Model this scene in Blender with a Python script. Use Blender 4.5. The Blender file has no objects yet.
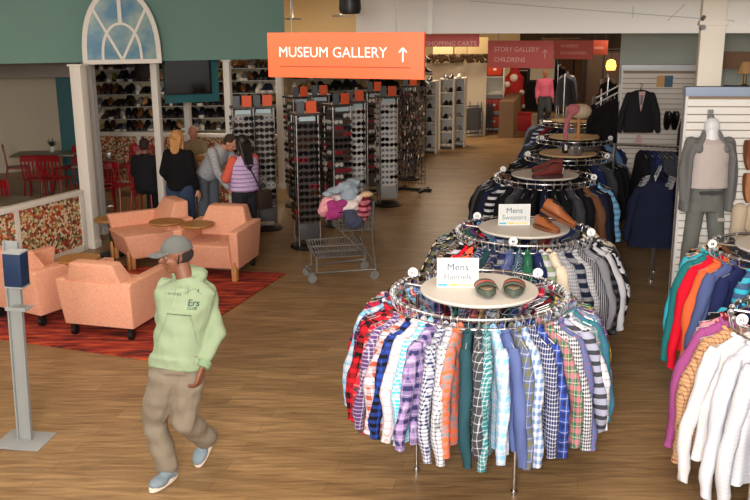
WORLD, FLASH, LAMP, EXPO, NEAR, BOUNCE = 1.0, 350, 28, 0.05, 100, 720
import bpy, bmesh, math, random
from mathutils import Vector, Matrix, noise
from mathutils.bvhtree import BVHTree
R = random.Random(7)
S = bpy.context.scene
COL = S.collection
PI = math.pi
# ------------------------------------------------------------------ camera
F, H = 890.0, 3.0
PITCH = math.radians(14.05); ROLL = math.radians(0.37)
RT = Vector((1, 0, 0)); UP = Vector((0, math.sin(PITCH), math.cos(PITCH))); FW = Vector((0, math.cos(PITCH), -math.sin(PITCH)))
CR = RT * math.cos(ROLL) - UP * math.sin(ROLL)
CU = RT * math.sin(ROLL) + UP * math.cos(ROLL)
CAM = Vector((0, 0, H))
def ray(px, py):
    return CR * (px - 375) + CU * (250 - py) + FW * F
def hp(px, py, z=0.0):
    "world point at height z seen at photo position px,py"
    d = ray(px, py); t = (z - H) / d.z
    return CAM + d * t
def dp(px, py, D):
    "world point at distance D seen at photo position px,py"
    d = ray(px, py); return CAM + d * (D / d.y)
cd = bpy.data.cameras.new('camera'); cam = bpy.data.objects.new('camera', cd); COL.objects.link(cam)
cam.matrix_world = Matrix(((CR.x, CU.x, -FW.x, 0), (CR.y, CU.y, -FW.y, 0), (CR.z, CU.z, -FW.z, H), (0, 0, 0, 1)))
cd.sensor_width = 36; cd.lens = F / 750 * 36; cd.clip_end = 200; cd.clip_start = .05
S.camera = cam
S.view_settings.view_transform = 'Standard'; S.view_settings.look = 'None'; S.view_settings.gamma = 1
S.view_settings.use_curve_mapping = False
AX = math.radians(14)          # the shop's aisle runs 14 degrees right of the view
# ------------------------------------------------------------------ materials
def lin(c): return tuple(((x / 255) / 12.92 if x / 255 <= .04045 else ((x / 255 + .055) / 1.055) ** 2.4) for x in c) + (1,)
MC = {}
def newmat(name):
    m = bpy.data.materials.new(name); m.use_nodes = True
    nt = m.node_tree; b = nt.nodes['Principled BSDF']
    return m, nt, b
def N(nt, t, **k):
    n = nt.nodes.new(t)
    for a, v in k.items(): setattr(n, a, v)
    return n
def math_(nt, op, a, b=None, c=None):
    n = nt.nodes.new('ShaderNodeMath'); n.operation = op
    for i, v in enumerate((a, b, c)):
        if v is None: continue
        if isinstance(v, (int, float)): n.inputs[i].default_value = v
        else: nt.links.new(v, n.inputs[i])
    return n.outputs[0]
def mix(nt, f, a, b):
    n = nt.nodes.new('ShaderNodeMix'); n.data_type = 'RGBA'
    for i, v in ((0, f), (6, a), (7, b)):
        if isinstance(v, (int, float)): n.inputs[i].default_value = v
        elif isinstance(v, tuple): n.inputs[i].default_value = v
        else: nt.links.new(v, n.inputs[i])
    return n.outputs[2]
def coords(nt, scale=(1, 1, 1), rot=(0, 0, 0), kind='Object'):
    t = N(nt, 'ShaderNodeTexCoord'); m = N(nt, 'ShaderNodeMapping')
    m.inputs['Scale'].default_value = scale; m.inputs['Rotation'].default_value = rot
    nt.links.new(t.outputs[kind], m.inputs[0]); return m.outputs[0]
def plain(rgb, rough=.6, metal=0, var=.0, bump=.0, bs=40, spec=.5, emit=0, alpha=1, trans=0, sheen=0):
    key = ('plain', rgb, rough, metal, var, bump, bs, spec, emit, alpha, trans, sheen)
    if key in MC: return MC[key]
    m, nt, b = newmat('plain_%d' % len(MC)); c = lin(rgb)
    b.inputs['Base Color'].default_value = c; b.inputs['Roughness'].default_value = rough
    b.inputs['Metallic'].default_value = metal; b.inputs['Specular IOR Level'].default_value = spec
    b.inputs['Sheen Weight'].default_value = sheen
    if trans: b.inputs['Transmission Weight'].default_value = trans
    if alpha < 1: b.inputs['Alpha'].default_value = alpha
    if emit: b.inputs['Emission Color'].default_value = c; b.inputs['Emission Strength'].default_value = emit
    if var or bump:
        v = coords(nt); n = N(nt, 'ShaderNodeTexNoise'); n.inputs['Scale'].default_value = bs; n.inputs['Detail'].default_value = 3
        nt.links.new(v, n.inputs['Vector'])
        if var:
            f = math_(nt, 'MULTIPLY', n.outputs[0], var * 2)
            nt.links.new(mix(nt, f, c, tuple(x * .45 for x in c[:3]) + (1,)), b.inputs['Base Color'])
        if bump:
            bp = N(nt, 'ShaderNodeBump'); bp.inputs['Strength'].default_value = bump; bp.inputs['Distance'].default_value = .01
            nt.links.new(n.outputs[0], bp.inputs['Height']); nt.links.new(bp.outputs[0], b.inputs['Normal'])
    MC[key] = m; return m
CN = {'red': (205, 30, 45), 'scarlet': (225, 25, 50), 'maroon': (110, 28, 38), 'black': (22, 22, 26), 'navy': (36, 44, 88), 'royal blue': (44, 72, 160),
      'sky blue': (120, 180, 220), 'aqua': (60, 185, 215), 'teal': (40, 120, 125), 'dark teal': (38, 72, 82), 'white': (200, 202, 212), 'cream': (222, 208, 186),
      'orange': (232, 106, 62), 'coral': (240, 110, 80), 'purple': (92, 58, 112), 'lilac': (165, 140, 190), 'magenta': (150, 74, 128), 'pink': (225, 140, 155),
      'rose': (190, 110, 125), 'grey': (128, 130, 138), 'light grey': (186, 188, 194), 'charcoal': (62, 64, 70), 'slate blue': (84, 98, 146), 'steel blue': (96, 130, 172),
      'olive': (104, 104, 66), 'green': (42, 104, 78), 'sage': (140, 156, 128), 'brown': (112, 76, 54), 'tan': (184, 148, 110), 'yellow': (226, 178, 50),
      'rust': (165, 70, 40), 'mint': (150, 205, 190), 'lavender grey': (158, 160, 182), 'denim blue': (70, 100, 140), 'dark blue': (26, 32, 54), 'beige': (200, 186, 164)}
def cloth(a, b='white', pat='solid', c=None):
    key = ('cloth', a, b, pat, c)
    if key in MC: return MC[key]
    m, nt, bs = newmat('cloth_%d' % len(MC))
    A, B = lin(CN[a]), lin(CN[b]); Cc = lin(CN[c]) if c else lin(CN['white'])
    bs.inputs['Roughness'].default_value = .9; bs.inputs['Specular IOR Level'].default_value = .15
    col = A
    if pat != 'solid':
        t = N(nt, 'ShaderNodeTexCoord'); sp = N(nt, 'ShaderNodeSeparateXYZ'); nt.links.new(t.outputs['Object'], sp.inputs[0])
        nz = N(nt, 'ShaderNodeTexNoise'); nz.inputs['Scale'].default_value = 7; nt.links.new(t.outputs['Object'], nz.inputs['Vector'])
        wob = math_(nt, 'MULTIPLY', nz.outputs[0], .007)
        u = math_(nt, 'ADD', math_(nt, 'ADD', sp.outputs[0], sp.outputs[1]), wob)
        v = math_(nt, 'ADD', sp.outputs[2], wob)
        def band(x, per, w, off=0.):
            f = math_(nt, 'FRACT', math_(nt, 'ADD', math_(nt, 'DIVIDE', x, per), off + 10))
            return math_(nt, 'LESS_THAN', f, w)
        def both(per, w, off, s, base, cc):
            f = math_(nt, 'MULTIPLY', math_(nt, 'ADD', band(u, per * .8, w, off), band(v, per, w, off)), s)
            return mix(nt, f, base, cc)
        if pat == 'buffalo check': col = both(.05, .5, 0, .5, A, B)
        elif pat == 'gingham': col = both(.024, .5, 0, .5, A, B)
        elif pat == 'windowpane': col = both(.05, .11, 0, .48, A, B)
        elif pat == 'plaid':
            col = both(.07, .42, 0, .48, A, B); col = both(.07, .09, .42, .36, col, Cc)
        elif pat == 'tartan':
            col = both(.09, .3, 0, .5, A, B); col = both(.045, .12, .3, .32, col, Cc)
        elif pat == 'small check': col = both(.026, .28, 0, .45, A, B)
        elif pat == 'striped': col = mix(nt, band(v, .07, .42), A, B)
        elif pat == 'pinstriped': col = mix(nt, band(u, .022, .2), A, B)
        elif pat == 'blotched':
            n2 = N(nt, 'ShaderNodeTexNoise'); n2.inputs['Scale'].default_value = 14; nt.links.new(t.outputs['Object'], n2.inputs['Vector'])
            col = mix(nt, math_(nt, 'GREATER_THAN', n2.outputs[0], .53), A, B)
    if isinstance(col, tuple): bs.inputs['Base Color'].default_value = col
    else: nt.links.new(col, bs.inputs['Base Color'])
    MC[key] = m; return m
# ------------------------------------------------------------------ mesh builder
class MB:
    def __init__(s): s.v = []; s.f = []; s.fm = []; s.mi = 0
    def add(s, vs, fs):
        o = len(s.v); s.v += [Vector(p) for p in vs]; s.f += [[i + o for i in f] for f in fs]; s.fm += [s.mi] * len(fs); return s
    def box(s, c, d, rz=0, taper=1, M=None):
        x, y, z = d[0] / 2, d[1] / 2, d[2] / 2
        vs = [Vector((sx * x * (taper if sz > 0 else 1), sy * y * (taper if sz > 0 else 1), sz * z)) for sz in (-1, 1) for sy in (-1, 1) for sx in (-1, 1)]
        m = Matrix.Translation(c) @ Matrix.Rotation(rz, 4, 'Z') @ (M or Matrix())
        return s.add([m @ p for p in vs], [(0, 2, 3, 1), (4, 5, 7, 6), (0, 1, 5, 4), (2, 6, 7, 3), (0, 4, 6, 2), (1, 3, 7, 5)])
    def bar(s, a, b, w, h, up=(0, 0, 1)):
        a, b = Vector(a), Vector(b); d = (b - a).normalized(); r = d.cross(Vector(up))
        if r.length < 1e-4: r = Vector((1, 0, 0))
        r.normalize(); u = r.cross(d)
        vs = [p + r * (sx * w / 2) + u * (sy * h / 2) for p in (a, b) for sy in (-1, 1) for sx in (-1, 1)]
        return s.add(vs, [(0, 2, 3, 1), (4, 5, 7, 6), (0, 1, 5, 4), (2, 6, 7, 3), (0, 4, 6, 2), (1, 3, 7, 5)])
    def rings(s, rs, cap=True, closed=False):
        n = len(rs[0]); vs = [p for r in rs for p in r]; fs = []
        K = len(rs) if closed else len(rs) - 1
        for i in range(K):
            i2 = (i + 1) % len(rs)
            for j in range(n):
                k = (j + 1) % n; fs.append((i * n + j, i * n + k, i2 * n + k, i2 * n + j))
        if cap and not closed: fs.append(tuple(reversed(range(n)))); fs.append(tuple(range((len(rs) - 1) * n, len(rs) * n)))
        return s.add(vs, fs)
    def tube(s, pts, r, n=6, closed=False, rf=None):
        pts = [Vector(p) for p in pts]; rs = []; K = len(pts); pu = None
        for i, p in enumerate(pts):
            if closed: d = pts[(i + 1) % K] - pts[i - 1]
            else: d = pts[min(i + 1, K - 1)] - pts[max(i - 1, 0)]
            d.normalize()
            u = pu - d * pu.dot(d) if pu else (Vector((0, 0, 1)).cross(d) if abs(d.z) < .95 else Vector((1, 0, 0)).cross(d))
            if u.length < 1e-5: u = Vector((1, 0, 0))
            u.normalize(); pu = u; w = d.cross(u)
            rr = rf(i / (K - 1)) if rf else r
            rs.append([p + (u * math.cos(2 * PI * j / n) + w * math.sin(2 * PI * j / n)) * rr for j in range(n)])
        return s.rings(rs, True, closed)
    def cyl(s, a, b, r, r2=None, n=12):
        a, b = Vector(a), Vector(b); r2 = r if r2 is None else r2
        return s.tube([a, b], r, n, rf=lambda t: r + (r2 - r) * t)
    def lathe(s, prof, c=(0, 0, 0), n=20):
        c = Vector(c)
        return s.rings([[c + Vector((r * math.cos(2 * PI * j / n), r * math.sin(2 * PI * j / n), z)) for j in range(n)] for r, z in prof])
    def ball(s, c, r, n=10, M=None):
        c = Vector(c); r = Vector((r, r, r)) if isinstance(r, (int, float)) else Vector(r); rs = []
        for i in range(1, n):
            a = PI * i / n - PI / 2
            ring = [Vector((r.x * math.cos(a) * math.cos(2 * PI * j / (2 * n)), r.y * math.cos(a) * math.sin(2 * PI * j / (2 * n)), r.z * math.sin(a))) for j in range(2 * n)]
            rs.append([c + ((M @ p) if M else p) for p in ring])
        return s.rings(rs)
    def prism(s, pts, a, b, plane='XY'):
        def T(p, z): return {'XY': (p[0], p[1], z), 'XZ': (p[0], z, p[1]), 'YZ': (z, p[0], p[1])}[plane]
        return s.rings([[Vector(T(p, a)) for p in pts], [Vector(T(p, b)) for p in pts]])
    def mesh(s, name, mats, bev=0, seg=2, ang=40, fn=None):
        me = bpy.data.meshes.new(name); me.from_pydata([tuple(p) for p in s.v], [], s.f)
        if not isinstance(mats, (list, tuple)): mats = [mats]
        for m in mats: me.materials.append(m)
        if len(mats) > 1:
            for p, k in zip(me.polygons, s.fm): p.material_index = k
        bm = bmesh.new(); bm.from_mesh(me)
        bmesh.ops.recalc_face_normals(bm, faces=bm.faces)
        if bev:
            es = [e for e in bm.edges if len(e.link_faces) == 2 and e.calc_face_angle(0) > .5]
            bmesh.ops.bevel(bm, geom=es, offset=bev, segments=seg, affect='EDGES', profile=.6, clamp_overlap=True)
        bm.to_mesh(me); bm.free()
        me.polygons.foreach_set('use_smooth', [True] * len(me.polygons))
        me.set_sharp_from_angle(angle=math.radians(ang)); me.update()
        return me
    def build(s, name, mats, parent=None, loc=None, rz=0, **k):
        o = bpy.data.objects.new(name, s.mesh(name, mats, **k)); COL.objects.link(o)
        if parent: o.parent = parent
        if loc is not None: o.location = loc
        if rz: o.rotation_euler.z = rz
        return o
def tag(o, label=None, cat=None, group=None, kind=None):
    if label: o['label'] = label
    if cat: o['category'] = cat
    if group: o['group'] = group
    if kind: o['kind'] = kind
    return o
def thing(name, label, cat, loc=(0, 0, 0), rz=0, group=None):
    o = bpy.data.objects.new(name, None); COL.objects.link(o); o.location = loc; o.rotation_euler = (0, 0, rz); o.empty_display_size = .1
    return tag(o, label, cat, group)
def struct(o): o['kind'] = 'structure'; return o
def link(name, me, parent=None, loc=None, rz=0, mat=None):
    o = bpy.data.objects.new(name, me); COL.objects.link(o)
    if parent: o.parent = parent
    if loc is not None: o.location = loc
    o.rotation_euler.z = rz
    if mat:
        o.material_slots[0].link = 'OBJECT'; o.material_slots[0].material = mat
    return o
def copytree(o, loc, rz, label=None, group=None, parent=None, first=True):
    c = o.copy(); COL.objects.link(c); c.parent = parent
    if first:
        c.location = loc; c.rotation_euler.z = rz
        if label: c['label'] = label
        if group: c['group'] = group
    for ch in list(o.children): copytree(ch, None, 0, parent=c, first=False)
    return c
TMP = bpy.data.scenes.new('workbench')
def baked(o):
    TMP.collection.objects.link(o); vl = TMP.view_layers[0]; vl.update()
    return bpy.data.meshes.new_from_object(o.evaluated_get(vl.depsgraph))
def text_mesh(txt, size, mat, extr=.002, align='LEFT', bold=0):
    cu = bpy.data.curves.new('t', 'FONT'); cu.body = txt; cu.size = size; cu.extrude = extr; cu.align_x = align; cu.offset = bold; cu.resolution_u = 4
    o = bpy.data.objects.new('t', cu); me = baked(o)
    bpy.data.objects.remove(o); bpy.data.curves.remove(cu)
    me.transform(Matrix.Rotation(PI / 2, 4, 'X')); me.materials.clear(); me.materials.append(mat); me.name = 'lettering'
    return me
# common materials
chrome = plain((205, 205, 208), .22, 1.0)
steel = plain((150, 150, 152), .4, .8)
wire = plain((120, 120, 122), .45, .6)
blackm = plain((16, 16, 17), .45)
whitep = plain((226, 222, 214), .55)
woodm = plain((186, 128, 66), .45, var=.35, bs=14)
# ------------------------------------------------------------------ setting
def wood_floor():
    m, nt, b = newmat('wood_plank_floor')
    v = coords(nt, rot=(0, 0, AX))
    br = N(nt, 'ShaderNodeTexBrick'); nt.links.new(v, br.inputs['Vector'])
    br.inputs['Scale'].default_value = 1; br.inputs['Brick Width'].default_value = 1.2; br.inputs['Row Height'].default_value = .15
    br.inputs['Mortar Size'].default_value = .0015; br.inputs['Color1'].default_value = lin((140, 112, 78)); br.inputs['Color2'].default_value = lin((160, 130, 92))
    br.inputs['Mortar'].default_value = lin((110, 80, 54)); br.offset = .37
    v2 = coords(nt, scale=(1.6, 16, 1), rot=(0, 0, AX)); n = N(nt, 'ShaderNodeTexNoise'); n.inputs['Scale'].default_value = 1.6; n.inputs['Detail'].default_value = 6; n.inputs['Distortion'].default_value = .6
    nt.links.new(v2, n.inputs['Vector'])
    r = N(nt, 'ShaderNodeValToRGB'); r.color_ramp.elements[0].position = .32; r.color_ramp.elements[0].color = (.52, .48, .44, 1); r.color_ramp.elements[1].position = .66; r.color_ramp.elements[1].color = (1.12, 1.1, 1.05, 1)
    nt.links.new(n.outputs[0], r.inputs[0])
    mx = N(nt, 'ShaderNodeMix', data_type='RGBA', blend_type='MULTIPLY'); mx.inputs[0].default_value = .85
    nt.links.new(br.outputs[0], mx.inputs[6]); nt.links.new(r.outputs[0], mx.inputs[7]); nt.links.new(mx.outputs[2], b.inputs['Base Color'])
    b.inputs['Roughness'].default_value = .38; b.inputs['Specular IOR Level'].default_value = .35
    return m
fl = MB().box((2, 22, -.05), (46, 62, .1)).build('floor', wood_floor()); struct(fl)
wallgreen = plain((110, 148, 138), .7, var=.08, bs=2)
beige = plain((226, 214, 192), .8, var=.06, bs=2)
cream = plain((238, 218, 172), .8)
greygreen = plain((176, 186, 178), .8)
tealm = plain((24, 92, 98), .6)
whitew = plain((232, 230, 224), .6)
def slab(name, a, b, z0, z1, th, mat, **k):
    "vertical wall slab along the ground line a-b, thickness th behind it"
    a, b = Vector((a[0], a[1], 0)), Vector((b[0], b[1], 0)); d = (b - a).normalized(); n = Vector((-d.y, d.x, 0)) * th
    m = MB(); m.add([Vector((p.x, p.y, z)) for z in (z0, z1) for p in (a, b, b + n, a + n)], [(0, 1, 2, 3), (7, 6, 5, 4), (0, 4, 5, 1), (1, 5, 6, 2), (2, 6, 7, 3), (3, 7, 4, 0)])
    o = m.build(name, mat, **k); return o
# green bulkhead above the cafe
A0, B0 = dp(-140, 62, 11.9), dp(285.5, 58, 13.9)
struct(slab('wall_bulkhead', A0, B0, 2.545, 4.2, .3, wallgreen))
struct(slab('ceiling_cafe', (A0.x - .5, A0.y + .32), (B0.x, B0.y + .32), 2.62, 2.72, 7.5, plain((170, 160, 148), .8)))
# cafe back wall with its header, teal door panel
w0, w1 = dp(-90, 170, 18.2), dp(240, 170, 21.6)
struct(slab('wall_back_cafe', w0, w1, 0, 2.62, .2, beige))
struct(slab('baseboard_back', dp(-90, 170, 18.15), dp(62, 170, 19.72), 0, .12, .04, plain((190, 180, 168), .6)))
struct(slab('trim_1', dp(-90, 70, 17.2), dp(78, 70, 17.6), 2.1, 2.62, .3, plain((176, 166, 156), .7)))
struct(slab('wall_teal', dp(59, 120, 17.5), dp(78, 120, 17.6), 0, 2.1, .2, tealm))
struct(slab('wall_left', dp(-95, 100, 11.5), dp(-92, 100, 18.3), 0, 2.6, .2, beige))
# posts under the bulkhead
def post(name, px, py, D, w, z1, mat=whitep, d=None, lab=None):
    p = dp(px, py, D)
    m = MB(); m.box((0, 0, z1 / 2), (w, d or w, z1)); m.box((0, 0, .05), (w + .02, (d or w) + .02, .1)); m.box((0, 0, z1 - .015), (w + .05, (d or w) + .03, .03))
    o = m.build(name, mat, loc=(p.x, p.y, 0), rz=-AX, bev=.006); return o
for px, D, w, z in ((80.5, 12.25, .16, 2.545), (156.5, 13.3, .1, 2.545), (187, 15.6, .1, 2.6), (228.5, 13.75, .1, 2.545)):
    struct(post('post_support', px, 100, D, w, z))
struct(post('post_support', 281, 130, 16.9, .12, 2.62)); struct(post('post_support', 92, 100, 13.1, .11, 2.545, plain((196, 196, 196), .6)))
# arched window in the bulkhead
aw = thing('arched_window_frame', 'white arched fanlight window frame on the green wall above the cafe posts', 'window frame', dp(123, 60, 12.72) + Vector((0, -.02, 0)), math.atan2(B0.y - A0.y, B0.x - A0.x))
hw, ht = .5, .95
def arch(w, h, n=22): return [Vector((-w * math.cos(PI * i / n), 0, h * math.sin(PI * i / n) ** .8)) for i in range(n + 1)]
m = MB()
outer = [p + Vector((0, 0, .0)) for p in arch(hw, ht)]
for a, b in zip(outer[:-1], outer[1:]): m.bar(a, b, .065, .05, (0, 1, 0))
m.bar((-hw - .03, 0, -.02), (hw + .03, 0, -.02), .1, .06)
m.build('frame', whitep, aw)
m = MB(); inn = arch(hw * .52, ht * .52)
for a, b in zip(inn[:-1], inn[1:]): m.bar(a, b, .035, .035, (0, 1, 0))
m.bar((0, 0, ht * .52), (0, 0, ht), .05, .04)
for sx in (-1, 1): m.bar((0, 0, 0), (sx * hw * .74, 0, ht * .76), .035, .04, (0, 1, 0))
m.build('muntin', whitep, aw)
mt, nt, b = newmat('painted_sky_pane'); v = coords(nt); n = N(nt, 'ShaderNodeTexNoise'); n.inputs['Scale'].default_value = 2.2; n.inputs['Detail'].default_value = 4; nt.links.new(v, n.inputs['Vector'])
r = N(nt, 'ShaderNodeValToRGB'); r.color_ramp.elements[0].position = .4; r.color_ramp.elements[0].color = lin((52, 118, 152)); r.color_ramp.elements[1].position = .62; r.color_ramp.elements[1].color = lin((150, 172, 160))
nt.links.new(n.outputs[0], r.inputs[0]); nt.links.new(r.outputs[0], b.inputs['Base Color']); b.inputs['Roughness'].default_value = .25
m = MB(); m.prism([(p.x, p.z) for p in arch(hw - .01, ht - .01)], -.012, .012, 'XZ'); m.build('pane', mt, aw)
# mosaic
mos, nt, b = newmat('mosaic_tiles'); tcn = N(nt, 'ShaderNodeTexCoord'); vo = N(nt, 'ShaderNodeTexVoronoi'); vo.inputs['Scale'].default_value = 34; vo.inputs['Randomness'].default_value = .25
mp = N(nt, 'ShaderNodeMapping'); mp.inputs['Rotation'].default_value = (0, .785, 0); nt.links.new(tcn.outputs['Object'], mp.inputs[0]); nt.links.new(mp.outputs[0], vo.inputs['Vector'])
sp = N(nt, 'ShaderNodeSeparateColor'); nt.links.new(vo.outputs['Color'], sp.inputs[0])
r = N(nt, 'ShaderNodeValToRGB'); r.color_ramp.interpolation = 'CONSTANT'
cs = [(176, 60, 44), (222, 206, 176), (120, 128, 96), (206, 130, 84), (84, 60, 50), (226, 208, 172), (176, 84, 60), (190, 176, 120)]
el = r.color_ramp.elements
for i, c in enumerate(cs):
    e = el[i] if i < 2 else el.new(i / len(cs))
    e.position = i / len(cs); e.color = lin(c)
nt.links.new(sp.outputs[0], r.inputs[0])
edge = math_(nt, 'GREATER_THAN', vo.outputs['Distance'], .7)
nt.links.new(mix(nt, edge, r.outputs[0], lin((90, 60, 44))), b.inputs['Base Color']); b.inputs['Roughness'].default_value = .4
def partition(label, a, b, h, top=.07, frame=whitep, posts=(), group=None, topm=None, topd=.1):
    a, b = Vector((a[0], a[1], 0)), Vector((b[0], b[1], 0)); L = (b - a).length; rz = math.atan2(b.y - a.y, b.x - a.x)
    t = thing('low_partition', label, 'partition', a, rz, group)
    MB().box((L / 2, 0, h / 2), (L, .05, h - .02)).build('mosaic_panel', mos, t)
    m = MB(); m.box((L / 2, 0, .04), (L, .08, .08))
    for x in posts: m.box((x * L, 0, h / 2), (.07, .08, h))
    m.build('frame', frame, t)
    MB().box((L / 2, 0, h - top / 2 + .005), (L + .02, topd, top)).build('top_rail', topm or frame, t, bev=.004)
    return t
a, b = dp(-66, 224, 9.9), dp(79, 187, 12.1)
partition('white framed low partition with red green cream mosaic beside the orange armchairs', a, b, .85, posts=(.005, .5, .995))
a, b = dp(97, 160, 17.6), dp(279, 160, 16.95)
partition('long low mosaic partition with white rail in front of the shoe wall', a, b, 1.03, posts=(.0, .25, .5, .75, .97))
a, b = dp(203, 160, 14.1), dp(236, 160, 13.9)
partition('short mosaic counter with brown wooden top behind the bending man', a, b, 1.06, topm=woodm, topd=.35, frame=woodm)
# far walls
a, b = dp(60, 40, 24), dp(520, 40, 30)
fb = slab('wall_back', (a.x, a.y), (b.x, b.y), 0, 4.6, .2, cream); struct(fb)
struct(slab('wall_far', (b.x, 47), (22, 47), 0, 4.6, .2, plain((120, 100, 76), .8)))
struct(slab('wall_right', (15, 46), (15, 8), 0, 4.6, .2, plain((150, 138, 118), .8)))
# ceilings
struct(MB().box((2, 26, 4.25), (30, 56, .1)).build('ceiling', plain((232, 214, 176), .8)))
# white beam, sloped white ceiling and column
bl, brr = dp(356, 33, 12.2), dp(800, 38, 8.9)
struct(slab('trim_2', (bl.x, bl.y), (brr.x, brr.y), 2.92, 3.42, .35, whitew))
sl0, sl1 = dp(356, 20, 12.1), dp(900, 20, 8.2)
m = MB()
q = [(-.9, 7.4, 3.34), (7.2, 5.4, 3.2), (7.6, 9.4, 3.13), (bl.x, bl.y + .1, 3.5)]
m.add([Vector(p) for p in q] + [Vector(p) + Vector((0, 0, .1)) for p in q], [(0, 3, 2, 1), (4, 5, 6, 7), (0, 1, 5, 4), (1, 2, 6, 5), (2, 3, 7, 6), (3, 0, 4, 7)])
struct(m.build('ceiling_soffit', plain((236, 234, 230), .7)))
m = MB()
bn = Vector((-(brr.y - bl.y), brr.x - bl.x, 0)).normalized()
def on_beam(px, py):
    d = ray(px, py); t = (bl - CAM).dot(bn) / d.dot(bn); return CAM + d * t - bn * .02 * (1 if bn.y > 0 else -1)
seam = plain((186, 184, 182), .6)
for k, (x0, y0, x1, y1) in enumerate(((634, 6, 633, 18), (686, 4, 668, 21), (470, 1, 600, 11), (600, 11, 735, 21))):
    struct(MB().cyl(on_beam(x0, y0), on_beam(x1, y1), .004, n=5).build('trim_%d' % (6 + k), seam))
c = dp(709.5, 60, 9.35)
m = MB(); m.box((0, 0, 1.7), (.235, .235, 3.4)); m.box((0, 0, 3.02), (.27, .27, .05))
struct(m.build('column', plain((236, 228, 212), .6), loc=(c.x, c.y, 0), rz=-AX, bev=.008))
m = MB(); m.cyl((-.16, -.14, 2.98), (-.16, -.2, 2.98), .025, n=10); m.cyl((-.16, -.15, 3.06), (-.16, -.19, 3.08), .02, n=10)
tag(m.build('ceiling_sensor', steel, loc=(c.x, c.y, 0)), 'small grey fitting on the white beam beside the column', 'fitting')
# joint strip and thin conduits on beam
t = dp(430, 20, 11.4)
struct(MB().box((0, 0, 3.17), (.06, .03, .5)).build('trim_3', whitew, loc=(t.x, t.y - .03, 0)))
# panel wall above rear slatwall
a, b = dp(620.5, 50, 14.6), dp(760, 50, 13.4)
struct(slab('wall_panel', a, b, 0, 2.95, .15, greygreen))
a, b = dp(721, 60, 12.0), dp(800, 60, 11.6)
struct(slab('trim_4', a, b, 2.44, 2.66, .1, plain((120, 88, 62), .7)))
struct(slab('trim_5', dp(640, 30, 14.4), dp(800, 30, 12.6), 2.9, 3.5, .2, plain((225, 222, 214), .7)))
# ------------------------------------------------------------------ rug
mt, nt, b = newmat('red_rug'); v = coords(nt, rot=(0, 0, AX), scale=(1, 5, 1)); n = N(nt, 'ShaderNodeTexNoise'); n.inputs['Scale'].default_value = 3; n.inputs['Detail'].default_value = 4; nt.links.new(v, n.inputs['Vector'])
r = N(nt, 'ShaderNodeValToRGB'); r.color_ramp.elements[0].position = .38; r.color_ramp.elements[0].color = lin((84, 22, 14)); r.color_ramp.elements[1].position = .66; r.color_ramp.elements[1].color = lin((192, 80, 40))
e = r.color_ramp.elements.new(.5); e.color = lin((150, 40, 24)); nt.links.new(n.outputs[0], r.inputs[0]); nt.links.new(r.outputs[0], b.inputs['Base Color']); b.inputs['Roughness'].default_value = .95
p0 = hp(225, 320); p1 = hp(286, 274); d = (p1 - p0).normalized(); sd = Vector((-d.y, d.x, 0)).normalized()
pr = hp(152, 361); 
near = pr
q = [hp(-45, 333), hp(152, 361), hp(286, 274), hp(98, 265)]
m = MB(); m.add([Vector((p.x, p.y, z)) for z in (.0, .012) for p in q], [(3, 2, 1, 0), (4, 5, 6, 7), (0, 1, 5, 4), (1, 2, 6, 5), (2, 3, 7, 6), (3, 0, 4, 7)])
tag(m.build('area_rug', mt), 'red and rust patterned rug under the orange armchairs', 'rug')
# ------------------------------------------------------------------ ceiling downlights, speaker
glow = plain((255, 236, 200), .5, emit=6)
for px, py, D, lb in ((293, 20, 18, 'round recessed downlight over the sign, left one of two'), (341, 17, 17, 'round recessed downlight over the sign, right one of two')):
    p = dp(px, py, D); t = thing('ceiling_downlight', lb, 'ceiling light', (p.x, p.y, p.z), group='downlights over the sign')
    MB().lathe([(.16, 0), (.17, .02), (.13, .04), (.12, .02)], n=20).build('trim_ring', whitep, t); MB().cyl((0, 0, .01), (0, 0, .03), .12, n=20).build('lamp', glow, t)
    MB().cyl((0, 0, .03), (0, 0, 4.2 - p.z), .012, n=6).build('stem', whitep, t)
p = dp(350, 5, 9.5)
sp_ = thing('ceiling_speaker', 'black round hanging speaker above the orange sign', 'speaker', (p.x, p.y, p.z))
MB().lathe([(.06, -.09), (.1, -.085), (.115, -.04), (.11, .05), (.05, .1)], n=20).build('housing', blackm, sp_); MB().cyl((0, 0, .1), (0, 0, 1.1), .006, n=6).build('cable', blackm, sp_)
# ------------------------------------------------------------------ hanging signs
def hang_sign(label, tl, tr, Dl, Dr, zt, zb, lines, mat, tmat, arrow=True, rule=True, rod=True):
    a, b = dp(tl[0], tl[1], Dl), dp(tr[0], tr[1], Dr); a.z = 0; b.z = 0; L = (b - a).length; rz = math.atan2(b.y - a.y, b.x - a.x); h = zt - zb
    t = thing('hanging_sign', label, 'sign', (a.x, a.y, zb), rz)
    MB().box((L / 2, .015, h / 2), (L, .03, h)).build('panel', mat, t, bev=.003)
    for (x, z, size, tx) in lines:
        link('lettering', text_mesh(tx, size, tmat, .001, bold=0), t, loc=(x * L, -.002, z * h))
    if arrow:
        m = MB(); x = L * .875; z = h * .52; k = h * .15
        m.bar((x, -.004, z - k), (x, -.004, z + k), .004, .011, (1, 0, 0)); m.bar((x, -.004, z + k), (x - k * .6, -.004, z + k * .35), .011, .004, (0, 1, 0)); m.bar((x, -.004, z + k), (x + k * .6, -.004, z + k * .35), .011, .004, (0, 1, 0))
        m.build('arrow', tmat, t)
    if rule: MB().box((L * .5, -.003, h * .25), (L * .84, .004, .006)).build('rule_line', plain((150, 60, 40), .6), t)
    if rod:
        m = MB()
        for x in (.16, .83): m.cyl((L * x, .015, h), (L * x, .015, h + (4.2 - zt)), .004, n=5)
        m.build('suspension_wire', wire, t)
    return t
orange = plain((240, 104, 62), .55); dred = plain((206, 98, 92), .6); wt = plain((250, 246, 240), .6); pk = plain((240, 190, 180), .6)
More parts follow.
